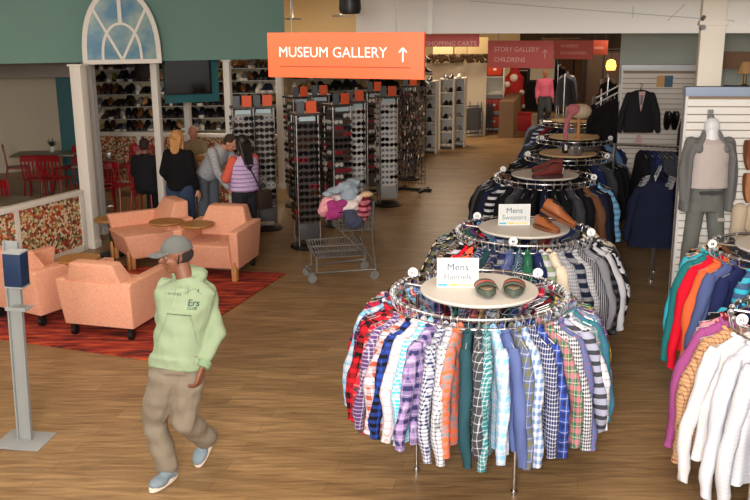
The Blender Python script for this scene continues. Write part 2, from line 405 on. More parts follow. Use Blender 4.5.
hang_sign('large orange hanging sign reading MUSEUM GALLERY with an upward arrow', (267, 34), (424, 35), 7.0, 6.5, 2.965, 2.632, [(.075, .46, .108, 'MUSEUM GALLERY')], orange, wt)
hang_sign('dark red hanging sign reading STORY GALLERY and CHILDRENS', (488, 42), (554, 42), 14.2, 13.6, 2.79, 2.38, [(.1, .6, .1, 'STORY GALLERY'), (.1, .22, .1, 'CHILDRENS')], dred, pk, arrow=True, rule=False)
hang_sign('narrow dark red hanging sign reading SHOPPING CARTS partly behind the orange sign', (410, 36), (479, 37), 12.9, 12.6, 2.9, 2.73, [(.24, .08, .088, 'SHOPPING CARTS')], dred, pk, arrow=False, rule=False)
hang_sign('faded red hanging sign right of the STORY GALLERY sign, further back', (555, 42), (593, 42), 20, 19.6, 2.7, 2.3, [(.15, .62, .09, 'WOMENS'), (.15, .25, .09, 'HOUSEWARES')], dred, pk, arrow=False, rule=False)
hang_sign('smallest red hanging sign at the far end of the aisle', (592, 44), (608, 44), 26, 25.8, 2.6, 2.2, [(.15, .4, .09, 'SHOES')], plain((170, 70, 48), .6), pk, arrow=False, rule=False)
# ------------------------------------------------------------------ TV
a = dp(163, 62, 13.7); b = dp(218, 61, 14.1)
L = (b - a).length; tvt = thing('hanging_television', 'black flat television hanging from the green bulkhead', 'television', (a.x, a.y, 1.98), math.atan2(b.y - a.y, b.x - a.x))
MB().box((L * .42, -.03, .31), (L * .84, .05, .54)).build('bezel', blackm, tvt, bev=.006)
MB().box((L * .42, -.058, .31), (L * .8, .004, .49)).build('screen', plain((12, 13, 15), .12), tvt)
MB().box((L * .42, -.02, .62), (.08, .04, .12)).build('bracket', whitep, tvt)
MB().box((L * .5, .03, .24), (L, .03, .66)).build('back_board', tealm, tvt)
# ------------------------------------------------------------------ shoes
def shoe_mesh(name, mats, L=.28, high=0.):
    # mats: upper, sole.  toe towards -Y, sole on z=0
    m = MB(); K = 12; n = 14; rs = []; so = []
    for i in range(K):
        t = i / (K - 1); y = -L / 2 + L * t
        w = .018 + .034 * math.sin(min(1, t * 1.35 + .12) * PI * .62) if t < .7 else .05 - .018 * ((t - .7) / .3) ** 2
        w = max(.016, w * (1 if t > .04 else .7))
        h = .035 + .03 * min(1, t / .35) + (.045 + high) * max(0, min(1, (t - .38) / .3)) - (.008 if t > .95 else 0)
        rs.append([Vector((w * math.copysign(abs(math.cos(a)) ** .75, math.cos(a)) * (1 if math.sin(a) < .2 else .82), y, .02 + max(0, (h - .02) * (math.sin(a) * .5 + .5)))) for a in [2 * PI * j / n for j in range(n)]])
        so.append([Vector((sx * (w + .004), y * 1.02, z)) for sx, z in ((-1, 0), (1, 0), (1, .026), (-1, .026))])
    m.mi = 0; m.rings(rs); m.mi = 1; m.rings(so)
    return m.mesh(name, mats, ang=60)
def shoe_parts(label, loc, rz, upper, sole, cat='shoe', lace=True, high=0., group=None, scale=1., extra=None):
    t = thing('shoe', label, cat, loc, rz, group); t.scale = (scale,) * 3
    me = shoe_mesh('upper', [upper, sole], high=high); link('upper', me, t)
    m = MB(); m.ball((0, .07, .1 + high * .8), (.026, .045, .012), 6); m.build('opening', plain((30, 22, 20), .9), t)
    if lace:
        m = MB()
        for k in range(4): m.bar((-.022, -.045 + k * .02, .072 + k * .008), (.022, -.035 + k * .02, .072 + k * .008), .006, .004)
        m.build('laces', plain((40, 30, 28), .8), t)
    return t
shoe_cols = {'black': (24, 22, 24), 'dark brown': (62, 40, 28), 'brown': (104, 66, 40), 'white': (205, 200, 192), 'grey': (110, 110, 112), 'tan': (170, 130, 88), 'navy': (34, 38, 62), 'olive green': (140, 140, 60)}
sm = {k: shoe_mesh('shoe', [plain(c, .4), plain((30, 28, 26) if k not in ('white', 'grey', 'navy') else (200, 196, 190), .6)]) for k, c in shoe_cols.items()}
ordn = ['top', 'second', 'third', 'fourth', 'fifth', 'lowest']
# shoe wall: slatwall + shelves
def wall_of_shoes(label, pa, pb, zs, where, z1=2.5, n=26, single=True, shoescale=1):
    a, b = Vector((pa.x, pa.y, 0)), Vector((pb.x, pb.y, 0)); L = (b - a).length; rz = math.atan2(b.y - a.y, b.x - a.x)
    t = thing('shoe_display_wall', label, 'display wall', a, rz)
    m = MB(); m.box((L / 2, .1, z1 / 2), (L, .04, z1))
    k = 0.6
    while k < z1: m.box((L / 2, .078, k), (L, .012, .1)); k += .13
    m.build('slatwall_panel', plain((176, 162, 132), .6), t)
    T = Matrix.Translation(a) @ Matrix.Rotation(rz, 4, 'Z')
    for i, z in enumerate(zs):
        MB().box((L / 2, -.12, z), (L - .04, .36, .015)).build('shelf', plain((150, 148, 144), .4), t)
        x = .1
        while x < L - .1:
            k = R.choice(['black'] * 5 + ['dark brown', 'dark brown', 'brown', 'white', 'grey', 'tan', 'navy'] + (['olive green'] if i == 1 else []))
            p = T @ Vector((x, -.13 + R.uniform(-.02, .02), z + .009))
            o = link('shoe', sm[k], loc=p, rz=rz + R.uniform(-.5, .5)); o.scale = (1.25, 1.15, R.choice((1.3, 1.6, 1.9, 2.1)))
            lb = '%s shoe on the %s shelf of %s' % (k, ordn[i], where); tag(o, lb, 'shoe', lb.replace('shoe on', 'shoes on'))
            x += .108 + R.uniform(0, .012)
wall_of_shoes('long slatwall with shelves of dark shoes behind the cafe', dp(96, 100, 18.6), dp(287, 100, 18.9), (2.2, 1.95, 1.7, 1.45, 1.2, .95), 'the shoe wall behind the cafe')
wall_of_shoes('slatwall with shelves of shoes behind the eyewear towers', dp(289, 100, 19.6), dp(426, 100, 21.5), (2.2, 1.92, 1.64, 1.36), 'the wall behind the eyewear towers', n=20)
# bag on the top
p = dp(147, 84, 18.4)
bg = thing('backpack', 'dark backpack hanging at the top of the shoe wall', 'bag', (p.x, p.y - .3, 2.0)); MB().ball((0, 0, .2), (.16, .08, .24), 8).build('pack', plain((32, 26, 24), .7), bg); MB().tube([(-.05, 0, .4), (-.04, 0, .48), (.04, 0, .48), (.05, 0, .4)], .012, 6).build('handle', blackm, bg)
# ------------------------------------------------------------------ free standing white shoe shelving further back
def shelf_unit(label, px, py, w, h, rz, nsh, where, side='white', depth=.45, every=.13, bins=False):
    p = hp(px, py, 0); t = thing('shelving_unit', label, 'shelf', p, rz)
    m = MB()
    for x in (-w / 2, w / 2): m.box((x, 0, h / 2), (.035, depth, h))
    m.box((0, depth / 2 - .01, h / 2), (w, .02, h)); m.build('side_frame', whitep, t, bev=.003)
    T = Matrix.Translation(p) @ Matrix.Rotation(rz, 4, 'Z')
    for i in range(nsh):
        z = .1 + (h - .12) * i / (nsh - 1 + .001); MB().box((0, 0, z), (w - .03, depth - .02, .02)).build('shelf', whitep, t)
        if bins: continue
        x = -w / 2 + .12
        while x < w / 2 - .08 and z < h - .05 or (i == nsh - 1 and x < w / 2 - .08):
            k = R.choice(['black'] * 4 + ['dark brown', 'white', 'grey', 'navy', 'brown'])
            q = T @ Vector((x, -.06, z + .011)); o = link('shoe', sm[k], loc=q, rz=rz + R.uniform(-.2, .2))
            lb = '%s shoe on %s' % (k, where); tag(o, lb, 'shoe', lb.replace('shoe on', 'shoes on')); x += every
    return t
rz0 = -AX
shelf_unit('narrow white shoe shelving unit just right of the jewellery panel', 430.5, 152.5, .3, 1.75, -.2, 6, 'the narrow white shelving unit', every=.12)
shelf_unit('white shoe shelving unit with a pale side, left of a matching pair', 447, 148, .34, 1.75, -.2, 6, 'the left unit of the white shelving pair', every=.13)
shelf_unit('white shoe shelving unit, right of a matching pair', 459, 146, .28, 1.75, -.2, 6, 'the right unit of the white shelving pair', every=.12)
# low pale partition wall behind them, with stacked carts and orange bins
a, b = dp(425, 100, 25.5), dp(486, 100, 25.2)
tag(slab('display_partition', a, b, 0, 2.02, .1, plain((190, 178, 158), .7)), 'pale beige free-standing partition behind the white shelving units', 'partition')
su = shelf_unit('tall white shelf unit holding orange bins beside the beige partition', 493, 131, .52, 2.1, -.1, 5, '', bins=True, depth=.5)
T = Matrix.Translation(su.location) @ Matrix.Rotation(-.1, 4, 'Z')
for i, (z, lb) in enumerate(((1.62, 'orange bin on the upper part of the tall white shelf unit'), (.6, 'orange bin on the middle of the tall white shelf unit'), (.13, 'orange bin at the bottom of the tall white shelf unit'))):
    t = thing('storage_bin', lb, 'bin', T @ Vector((0, -.05, z)), -.1, 'orange bins on the tall white shelf')
    m = MB(); m.box((0, 0, .17), (.42, .36, .32), taper=1.08); m.build('tub', plain((214, 66, 34), .5), t, bev=.015)
    MB().box((0, -.19, .18), (.09, .006, .06)).build('tag', wt, t)
su2 = MB(); 
a, b = dp(514, 100, 24.6), dp(522, 100, 28.0)
tag(slab('wooden_counter', a, b, 0, 1.0, .4, plain((116, 88, 60), .6)), 'brown wooden counter side beside the shelf with orange bins', 'counter')
# parked carts in grey
for i in range(5):
    p = hp(470.5 + i * 3.6, 137.5 - i * .8, 0); t = thing('folded_cart', '%s grey folded cart of the row left of the orange bins' % ['first', 'second', 'third', 'fourth', 'fifth'][i], 'cart', p, .2, 'folded grey carts parked by the beige partition')
    m = MB()
    for sx in (-.22, .22):
        m.tube([(sx, 0, .05), (sx * 1.1, .02, .55), (sx, .1, .95)], .014, 5)
    for z in (.1, .25, .4, .55, .7, .85): m.cyl((-.23, .02, z), (.23, .02, z), .01, n=5)
    m.build('frame', plain((86, 88, 92), .5, .4), t)
    m = MB(); m.box((0, 0, .5), (.4, .015, .6)); m.build('basket', plain((70, 72, 76), .6), t)
# beige cabinets high on the back wall
for i, x in enumerate((433, 455, 468)):
    a, b = dp(x, 50, 24.8), dp(x + (20 if i != 1 else 12), 50, 24.9)
    tag(slab('wall_poster', a, b, 2.28, 2.72, .04, plain([(214, 196, 150), (200, 182, 138), (214, 190, 140)][i], .7)), ['pale yellow panel', 'narrow tan panel', 'small cream panel'][i] + ' high on the wall above the beige partition', 'panel')
mdec = MB()
for i in range(120):
    p = dp(R.uniform(428, 488), 62, 25.3); mdec.ball((p.x, p.y, 2.05 + R.uniform(0, .2)), R.uniform(.03, .07), 4)
tag(mdec.build('dried_foliage', plain((92, 66, 44), .8, var=.4, bs=6)), 'dense row of brownish dried decorations above the beige partition', 'decoration', kind='stuff')
# red costume on stand
p = hp(513, 124, 0); t = thing('costume_display', 'red and white winter costume on a stand by the far shelves', 'costume', p)
m = MB(); m.lathe([(.3, .55), (.34, .7), (.28, 1.1), (.3, 1.45), (.16, 1.6), (.13, 1.75), (.05, 1.95)], n=14); m.build('red_coat', plain((170, 24, 26), .8), t)
m = MB(); m.lathe([(.31, .5), (.36, .52), (.36, .6), (.31, .62)], n=14); m.build('white_trim', plain((230, 214, 204), .9), t)
for bx, by, bz, br_ in ((-.25, -.2, 1.25, .1), (.2, -.24, 1.0, .09), (-.05, -.22, 1.45, .13)): MB().ball((bx, by, bz), br_, 6).build('pompom', plain((230, 214, 204), .9), t)
MB().cyl((0, 0, 0), (0, 0, .6), .03, n=8).box((0, 0, .02), (.4, .4, .04)).build('stand', blackm, t)
p = hp(515, 128, 0); bx_ = thing('red_box', 'bright red box on the floor below the red costume', 'box', p + Vector((.1, -.6, 0))); MB().box((0, 0, .25), (.5, .4, .5)).build('carton', plain((176, 20, 22), .6), bx_, bev=.01); MB().box((0, 0, .51), (.53, .43, .04)).build('lid', plain((160, 18, 20), .6), bx_, bev=.01)
# framed picture behind pink man
a = dp(536, 75, 30); t = thing('picture_frame', 'white poster in a dark frame behind the person in pink', 'picture', (a.x, a.y, 1.3)); MB().box((.2, 0, .45), (.95, .04, 1.1)).build('frame', blackm, t, bev=.01); MB().box((.2, -.025, .45), (.8, .01, .95)).build('print', plain((205, 196, 176), .7), t)
# ------------------------------------------------------------------ eyewear towers
def glasses_mesh(fr, le):
    m = MB()
    for s in (-1, 1):
        pts = [(s * .034 + .03 * math.cos(a), -.004, .021 * math.sin(a) - .004 * math.cos(a) * s) for a in [2 * PI * j / 12 for j in range(12)]]
        m.mi = 0; m.tube(pts, .0035, 4, closed=True)
        m.mi = 1; m.rings([[Vector((x, y - .001, z)) for x, y, z in pts], [Vector((x, y + .001, z)) for x, y, z in pts]])
        m.mi = 0; m.bar((s * .064, -.003, .008), (s * .062, .07, .006), .003, .007)
    m.bar((-.008, -.005, .008), (.008, -.005, .008), .004, .006)
    return m.mesh('glasses', [fr, le], ang=50)
dl = plain((14, 12, 14), .12); 
gm = {'black': glasses_mesh(plain((14, 14, 15), .2), dl), 'brown': glasses_mesh(plain((74, 44, 30), .25), plain((40, 24, 18), .15)), 'white': glasses_mesh(plain((215, 212, 208), .3), plain((120, 120, 126), .15)), 'red': glasses_mesh(plain((150, 24, 40), .3), plain((60, 14, 22), .15))}
TOWERS = [  # px, D, yaw, name, header, glasses palette
 (244, 13.25, .2, 'the leftmost eyewear tower', ['black'] * 4 + ['white', 'brown']),
 (264, 13.4, .2, 'the eyewear tower right of the lilac vest', ['black'] * 6 + ['white', 'brown']),
 (305.5, 12.2, .3, 'the eyewear tower just left of the shopping cart', ['black'] * 6 + ['brown', 'red']),
 (354, 14.2, .25, 'the eyewear tower behind the shopping cart', ['white'] * 3 + ['black'] * 3 + ['brown']),
 (387, 15.2, .2, 'the eyewear tower with white frames near the aisle', ['white'] * 5 + ['black'] * 2)]
BACKT = [(338, 13.6, .5, 'middle'), (320, 15.6, .2, 'far'), (298, 15.2, .6, 'left'), (372, 16.4, .4, 'right'), (409, 17.9, .1, 'rightmost')]
tw = .3; th = 1.98
pt = None
def tower(loc, rz, label, hdr, th=1.98):
    t = thing('eyewear_tower', label, 'display tower', loc, rz, None)
    MB().lathe([(.24, 0), (.25, .02), (.22, .05), (.05, .06)], n=20).build('base', blackm, t)
    for sx in (-1, 1):
        for sy in (-1, 1): MB().cyl((sx * tw / 2, sy * tw / 2, .05), (sx * tw / 2, sy * tw / 2, th - .1), .013, n=8).build('corner_post', chrome, t)
    m = MB(); m.box((0, 0, 1.0), (tw * .8, tw * .8, 1.6)); m.build('core_panel', plain({1: (74, 66, 64), 2: (214, 212, 208), 3: (150, 146, 142)}[hdr], .4), t)
    MB().box((0, 0, .25), (tw * .9, tw * .9, .22)).build('plinth', plain((150, 150, 150), .4) if hdr == 2 else plain((70, 70, 72), .4), t, bev=.004)
    MB().box((0, 0, th - .11), (tw + .06, tw + .06, .03)).build('top_tray', plain((60, 52, 46), .5), t)
    MB().box((-.09, -tw / 2 + .01, th - .02), (.1, .012, .17)).build('grey_header_card', plain((90, 96, 104), .6), t)
    MB().box((.06, -tw / 2 + .01, th - .02), (.14, .012, .17)).build('orange_header_card', plain((228, 92, 48), .6), t)
    MB().box((0, -tw / 2 - .005, th - .17), (.22, .01, .06)).build('label_strip', plain((180, 205, 214), .5), t)
    return t
for ti, (px, D, yaw, where, pal) in enumerate(TOWERS):
    p = dp(px, 150, D); p.z = 0
    lab = where.replace('the ', '', 1)
    t = tower(p, yaw, 'tall rotating ' + lab, (3, 3, 1, 2, 2)[ti])
    for face in (0, 1):
        fz = yaw + (0 if face == 0 else -PI / 2 if yaw > 0 else PI / 2)
        fz = yaw if face == 0 else yaw - PI / 2
        if px > 375 and face == 1: fz = yaw - PI / 2
        Rm = Matrix.Translation(p) @ Matrix.Rotation(fz, 4, 'Z')
        for c in (-.5, .5):
            for r_ in range(15):
                z = .43 + r_ * .092; k = R.choice(pal)
                q = Rm @ Vector((c * .15, -tw * .36 - .075, z)); o = link('glasses', gm[k], loc=q, rz=fz + R.uniform(-.08, .08)); o.scale = (1.05, 1, 1.35)
                lb = '%s framed glasses hanging on %s' % (k, where); tag(o, lb, 'glasses', lb)
big = MB(); gb = gm['black']
for px, D, yaw, nm in BACKT:
    p = dp(px, 150, D); p.z = 0; t = tower(p, yaw, '%s tower of the five eyewear towers partly hidden at the back' % nm, 1)
    for f in (0, -PI / 2):
        Rm = Matrix.Translation(p) @ Matrix.Rotation(yaw + f, 4, 'Z')
        for c in (-.075, .075):
            for r_ in range(15):
                M_ = Rm @ Matrix.Translation((c, -tw * .36 - .075, .43 + r_ * .092)) @ Matrix.Diagonal((1.05, 1, 1.35, 1))
                big.mi = R.choice((0, 0, 0, 1, 2, 3))
                big.add([M_ @ v.co for v in gb.vertices], [tuple(q.vertices) for q in gb.polygons])
tag(big.build('hanging_glasses', [plain((14, 14, 15), .2), plain((200, 196, 190), .3), plain((70, 44, 34), .3), plain((140, 30, 44), .3)]), 'mixed glasses hanging in columns on the back eyewear towers', 'glasses', kind='stuff')
# jewellery grid panel
a, b = dp(399, 190, 16.7), dp(425, 190, 16.5); a.z = b.z = 0; L = (b - a).length
jp = thing('jewellery_panel', 'wide wire grid panel hung full of small jewellery beside the aisle', 'display panel', a, math.atan2(b.y - a.y, b.x - a.x))
m = MB()
for i in range(9): m.cyl((L * i / 8, 0, .12), (L * i / 8, 0, 1.95), .006, n=5)
for i in range(24): m.cyl((0, 0, .15 + i * .078), (L, 0, .15 + i * .078), .005, n=5)
m.build('grid', plain((50, 46, 44), .4, .5), jp); m = MB(); m.box((L / 2, 0, .03), (L + .25, .05, .05)); m.box((L - .03, 0, .03), (.05, .5, .04)); m.box((.03, 0, .03), (.05, .5, .04)); m.build('base', blackm, jp)
m = MB()
for i in range(520):
    x, z = R.uniform(.01, L - .01), R.uniform(.25, 1.9); m.mi = R.choice((0, 0, 1, 2, 3))
    m.box((x, -.03 + R.uniform(-.01, .01), z), (.02, .012, R.uniform(.03, .08)), rz=R.uniform(-.4, .4))
tag(m.build('hanging_jewellery', [plain((60, 48, 44), .35, .3), plain((170, 150, 130), .3, .5), plain((112, 78, 66), .4), plain((40, 34, 36), .4)], loc=jp.location, rz=jp.rotation_euler.z), 'countless small necklaces and bracelets covering the wire grid panel', 'jewellery', kind='stuff')
# ------------------------------------------------------------------ garments on hangers (x = outwards, y = along the rail, origin on top of the rail)
def hump(t, a, b): return max(0, min(1, (t - a) / (b - a)))
def lerp_tab(tab, z):
    for (z0, *a), (z1, *b) in zip(tab[:-1], tab[1:]):
        if z <= z0 and z >= z1:
            k = (z - z0) / (z1 - z0); k = k; return [p + (q - p) * k for p, q in zip(a, b)]
    return list(tab[-1][1:])
def garment(var, length=.78, th=1., slv=.81, wide=1.):
    rr = random.Random(var * 31 + 5); ph = [rr.uniform(0, 6.3) for _ in range(6)]; bend = rr.uniform(-.018, .018); hemj = rr.uniform(-.03, .03)
    tab = [(-.075, .05, .016), (-.095, .07, .026), (-.12, .115, .030), (-.16, .165, .032), (-.23, .198, .036), (-.34, .208, .038), (-.5, .218, .040), (-length + hemj, .235 * wide, .042)]
    m = MB(); n = 22; rs = []; K = 17
    for i in range(K):
        z = -.075 + (-length + hemj + .075) * (i / (K - 1)) ** 1.25; w, t = lerp_tab(tab, z); t *= th; k = hump(-z, .1, .6)
        ring = []
        for j in range(n):
            a = 2 * PI * j / n; x = w * math.copysign(abs(math.cos(a)) ** .8, math.cos(a)); y = t * math.copysign(abs(math.sin(a)) ** .75, math.sin(a))
            y += k * (.013 * math.sin(x * 26 + ph[0] + z * 3) + .007 * math.sin(x * 61 + ph[1])) + bend * k * 1.5 + .006 * math.sin(z * 17 + ph[2] + x * 9)
            ring.append(Vector((x + .006 * math.sin(z * 20 + ph[3]), y, z)))
        rs.append(ring)
    m.rings(rs); body = m.mesh('body', plain((128, 128, 128), .9), ang=70)
    def sleeve(s, seed):
        q = random.Random(seed); a0, a1, a2 = q.uniform(0, 6), q.uniform(0, 6), q.uniform(-.02, .02); L = slv + q.uniform(-.03, .05); m = MB(); rs = []; K = 18; n = 12
        fat = q.uniform(.9, 1.15)
        for i in range(K):
            t = i / (K - 1); z = -.145 - (L - .145) * t
            x = s * (.14 + .10 * math.sin(min(1, t * 1.7) * PI / 2) + .035 * t + .012 * math.sin(t * 9 + a0)); y = a2 * t * 1.3 + .012 * math.sin(t * 8 + a1) * t
            rx = (.052 if t > .05 else .035) * fat * (1 - .28 * t); ry = (.041 if t > .05 else .028) * th * (1 - .22 * t)
            if t > .9: rx *= .8 if t < .96 else .86; ry *= .85
            ring = []
            for j in range(n):
                a = 2 * PI * j / n; f = 1 + .1 * math.sin(3 * a + t * 14 + a1) + .06 * math.sin(t * 33 + a0 + a)
                ring.append(Vector((x + rx * f * math.cos(a), y + ry * f * math.sin(a), z + .01 * math.cos(a))))
            rs.append(ring)
        m.rings(rs); return m.mesh('sleeve', plain((128, 128, 128), .9), ang=70)
    m = MB(); m.tube([(.055 * math.cos(a), .022 * math.sin(a) * th, -.082 + .018 * math.cos(a * 2)) for a in [2 * PI * j / 16 for j in range(16)]], .013, 6, closed=True)
    col = m.mesh('collar', plain((128, 128, 128), .9))
    return dict(body=body, so=sleeve(1, var * 7 + 1), si=sleeve(-1, var * 7 + 2), collar=col)
hm = MB()
hm.tube([(0 + .0165 * math.cos(a), 0, -.0165 + .018 * math.sin(a)) for a in [PI * 1.05 - PI * 1.35 * k / 9 for k in range(10)]] + [(.004, 0, -.05), (0, 0, -.085)], .0026, 5)
hm.tube([(0, 0, -.085), (-.19, 0, -.145), (-.185, 0, -.155), (.185, 0, -.155), (.19, 0, -.145), (0, 0, -.085)], .0028, 5)
HANGER = hm.mesh('hanger', plain((214, 216, 220), .3, .6))
SHIRT = [garment(i) for i in range(7)]
SWEAT = [garment(20 + i, .74, 1.25, .74) for i in range(5)]
JACK = [garment(40 + i, .84, 1.5, .74, 1.1) for i in range(5)]
LONG = [garment(60 + i, .86, 1.3, .95) for i in range(4)]
SET = {'s': SHIRT, 'w': SWEAT, 'j': JACK, 'l': LONG}
def hang(name, label, cat, pos, rz, kind, mat, group, detail=2, tilt=0, idx=0):
    t = thing(name, label, cat, pos, rz, group); t.rotation_euler.y = tilt
    g = SET[kind][idx % len(SET[kind])]
    link('body', g['body'], t, mat=mat); link('sleeve', g['so'], t, mat=mat)
    if detail > 0: link('sleeve', g['si'], t, mat=mat); link('collar', g['collar'], t, mat=mat)
    link('hanger', HANGER, t)
    return t
RAILR = .575; RAILZ = 1.30
used = {}
def cwords(spec):
    a, b, pat, c = (list(spec) + [None] * 4)[:4]
    if pat in (None, 'solid'): return a
    return '%s and %s %s' % (a, b, pat)
def round_rack(cx, cy, where, front, back, item, kind, disc, legs=True, span=200, detail=2, marks=(), cat='clothing', discz=.02, namef=None, a_off=0):
    t = thing('round_clothes_rack', where[0].upper() * 0 + where + ' chrome round rack with ' + disc[1], 'clothes rack', (cx, cy, 0))
    m = MB()
    for z in (RAILZ - .012, RAILZ - .075): m.tube([(RAILR * math.cos(2 * PI * j / 64), RAILR * math.sin(2 * PI * j / 64), z) for j in range(64)], .0125, 8, closed=True)
    for j in range(6):
        a = 2 * PI * j / 6; m.cyl((RAILR * math.cos(a), RAILR * math.sin(a), RAILZ - .075), (RAILR * math.cos(a), RAILR * math.sin(a), RAILZ - .012), .006, n=6)
    for j in range(3):
        a = 2 * PI * j / 3 + .5; m.cyl((.38 * math.cos(a), .38 * math.sin(a), RAILZ - .03), (RAILR * math.cos(a), RAILR * math.sin(a), RAILZ - .03), .009, n=6)
    m.build('rail', chrome, t, ang=50)
    for j, a in enumerate((3.2, 5.27, 7.37)):
        x, y = .41 * math.cos(a), .41 * math.sin(a); m = MB(); m.cyl((x, y, .02), (x, y, RAILZ - .01), .013, n=10); m.cyl((x, y, 0), (x, y, .03), .022, n=10); m.build('leg', chrome, t, ang=50)
    m = MB(); m.lathe([(.0, RAILZ + discz - .02), (.385, RAILZ + discz - .02), (.39, RAILZ + discz - .01), (.385, RAILZ + discz), (0, RAILZ + discz)], n=56); m.build('display_top', disc[0], t, ang=30)
    f0 = math.degrees(math.atan2(-cy, -cx)); seq = []
    for lst, s0, sp, rear in ((front, f0 - span / 2 + a_off, span, 0), (back, f0 + span / 2 + a_off, 360 - span, 1)):
        n = len(lst)
        for i, spec in enumerate(lst):
            a = math.radians(s0 + sp * (i + .5) / n + R.uniform(-1, 1)); seq.append((a, spec, rear, i / max(1, n - 1)))
    for i, (a, spec, rear, fr) in enumerate(seq):
        pos = (cx + RAILR * math.cos(a), cy + RAILR * math.sin(a), RAILZ + .004)
        it = spec[4] if len(spec) > 4 and spec[4] else item
        side = ' on the far side of ' if rear else (' on the left of ' if fr < .33 else ' at the front of ' if fr < .67 else ' on the right of ')
        lb = '%s %s%sthe %s rack' % (cwords(spec), it, side, where)
        used[lb] = used.get(lb, 0) + 1
        hang((namef or it).replace(' ', '_'), lb, cat, pos, a + R.uniform(-.07, .07), kind, cloth(spec[0], spec[1] if len(spec) > 1 and spec[1] else 'white', spec[2] if len(spec) > 2 and spec[2] else 'solid', spec[3] if len(spec) > 3 else None), lb.replace(it, it + 's', 1), detail, R.uniform(-.05, .03), R.randrange(50))
    for k, (deg, mk) in enumerate(marks):
        a = math.radians(deg); d = thing('size_divider', 'round white size marker on the %s rack, %s' % (where, mk[1]), 'size marker', (cx + RAILR * math.cos(a), cy + RAILR * math.sin(a), RAILZ + .01), math.radians(mk[2]) if len(mk) > 2 else 0)
        m = MB(); m.rings([[Vector((.036 * math.cos(q), y, .012 + .036 * math.sin(q))) for q in [2 * PI * j / 24 for j in range(24)]] for y in (-.003, .003)]); m.build('disc', plain((238, 238, 238), .5), d, ang=30)
        link('lettering', text_mesh(mk[0], .032, plain((60, 60, 64), .6), .0008, 'CENTER', .0002), d, loc=(0, -.004, 0))
    return t
whited = plain((204, 198, 190), .5); tand = plain((206, 176, 136), .5)
flan = [('navy', 'red', 'tartan', 'white'), ('sky blue', 'white', 'plaid', 'navy'), ('navy', 'maroon', 'plaid', 'white'), ('red', 'black', 'buffalo check', None), ('black', 'red', 'plaid', 'maroon'), ('scarlet', 'charcoal', 'plaid', 'cream'), ('purple', 'white', 'small check', None), ('white', 'rust', 'plaid', 'navy'),
 ('black', 'royal blue', 'buffalo check', None), ('white', 'orange', 'windowpane', None), ('aqua', 'white', 'gingham', None), ('lilac', 'navy', 'plaid', 'white'), ('white', 'navy', 'gingham', None), ('white', 'black', 'small check', None), ('orange', 'grey', 'buffalo check', None), ('dark teal',),
 ('charcoal', 'white', 'windowpane', None), ('teal', 'white', 'small check', None), ('white', 'sky blue', 'plaid', 'steel blue'), ('slate blue',), ('slate blue', 'olive', 'plaid', 'white'), ('steel blue', 'white', 'buffalo check', None), ('navy', 'white', 'small check', None), ('royal blue', 'navy', 'plaid', 'white'),
 ('green', 'rose', 'plaid', 'cream'), ('black', 'white', 'gingham', None), ('slate blue', 'rust', 'windowpane', None), ('lavender grey', 'charcoal', 'striped', None), ('white', 'black', 'windowpane', None), ('grey', 'teal', 'plaid', 'white'), ('denim blue', 'teal', 'buffalo check', None), ('rose', 'green', 'plaid', 'navy'),
 ('steel blue', 'grey', 'plaid', 'white'), ('purple', 'white', 'windowpane', None), ('green', 'yellow', 'tartan', 'red'), ('charcoal', 'green', 'buffalo check', None)]
bk = [('maroon', 'black', 'buffalo check'), ('black', 'grey', 'plaid'), ('red', 'navy', 'plaid'), ('grey', 'white', 'plaid'), ('navy', 'green', 'tartan'), ('black', 'white', 'windowpane'), ('brown', 'cream', 'plaid'), ('dark teal', 'white', 'plaid'), ('charcoal', 'red', 'plaid'), ('black', 'tan', 'buffalo check'),
 ('rust', 'navy', 'tartan'), ('maroon', 'white', 'windowpane'), ('navy', 'grey', 'gingham'), ('green', 'black', 'buffalo check'), ('slate blue', 'white', 'gingham'), ('black', 'red', 'windowpane'), ('purple', 'black', 'plaid'), ('steel blue', 'navy', 'plaid'), ('red', 'white', 'plaid'), ('charcoal', 'sky blue', 'plaid'), ('olive', 'black', 'plaid'), ('navy', 'red', 'buffalo check')]
c1 = dp(478, 291, 5.7); c1 = hp(479, 291, RAILZ)
round_rack(c1.x, c1.y, 'nearest', flan, bk, 'flannel shirt', 's', (whited, 'a white disc top holding two sandals'), a_off=8, marks=((137, ('XL', 'on its left')), (38, ('L', 'on its right'))))
c2 = hp(524, 229, RAILZ)
sw = [('charcoal',), ('black', 'grey', 'striped'), ('cream', 'black', 'striped'), ('black',), ('charcoal', 'olive', 'striped'), ('grey', 'black', 'striped'), ('charcoal', 'tan', 'pinstriped'), ('black', 'white', 'striped'), ('scarlet', 'black', 'blotched'), ('coral', 'black', 'blotched'), ('navy', 'white', 'pinstriped'), ('dark teal',), ('charcoal', 'navy', 'plaid'), ('navy', 'grey', 'striped'), ('slate blue',), ('charcoal', 'sky blue', 'pinstriped'), ('green',), ('navy',), ('sage', 'white', 'striped'),
 ('cream',), ('grey', 'white', 'small check'), ('dark blue', 'grey', 'striped'), ('light grey', 'charcoal', 'small check'), ('charcoal', 'white', 'pinstriped'), ('grey',), ('black', 'charcoal', 'striped'), ('light grey',), ('dark blue',), ('black', 'white', 'blotched'), ('charcoal',), ('black', 'cream', 'striped'), ('beige',)]
sb = [('black',), ('charcoal',), ('navy',), ('grey',), ('maroon',), ('brown',), ('black', 'grey', 'striped'), ('dark blue',), ('olive',), ('dark teal',), ('charcoal', 'grey', 'striped'), ('navy', 'white', 'striped'), ('steel blue',), ('black', 'red', 'striped'), ('purple',), ('green',)]
round_rack(c2.x, c2.y, 'second', sw, sb, 'sweater', 'w', (whited, 'a white disc top holding brown shoes'), span=210, marks=((128, ('XL', 'on its far left')), (-108 + 360, ('M', 'at its front left')), (-25, ('L', 'on its right'))))
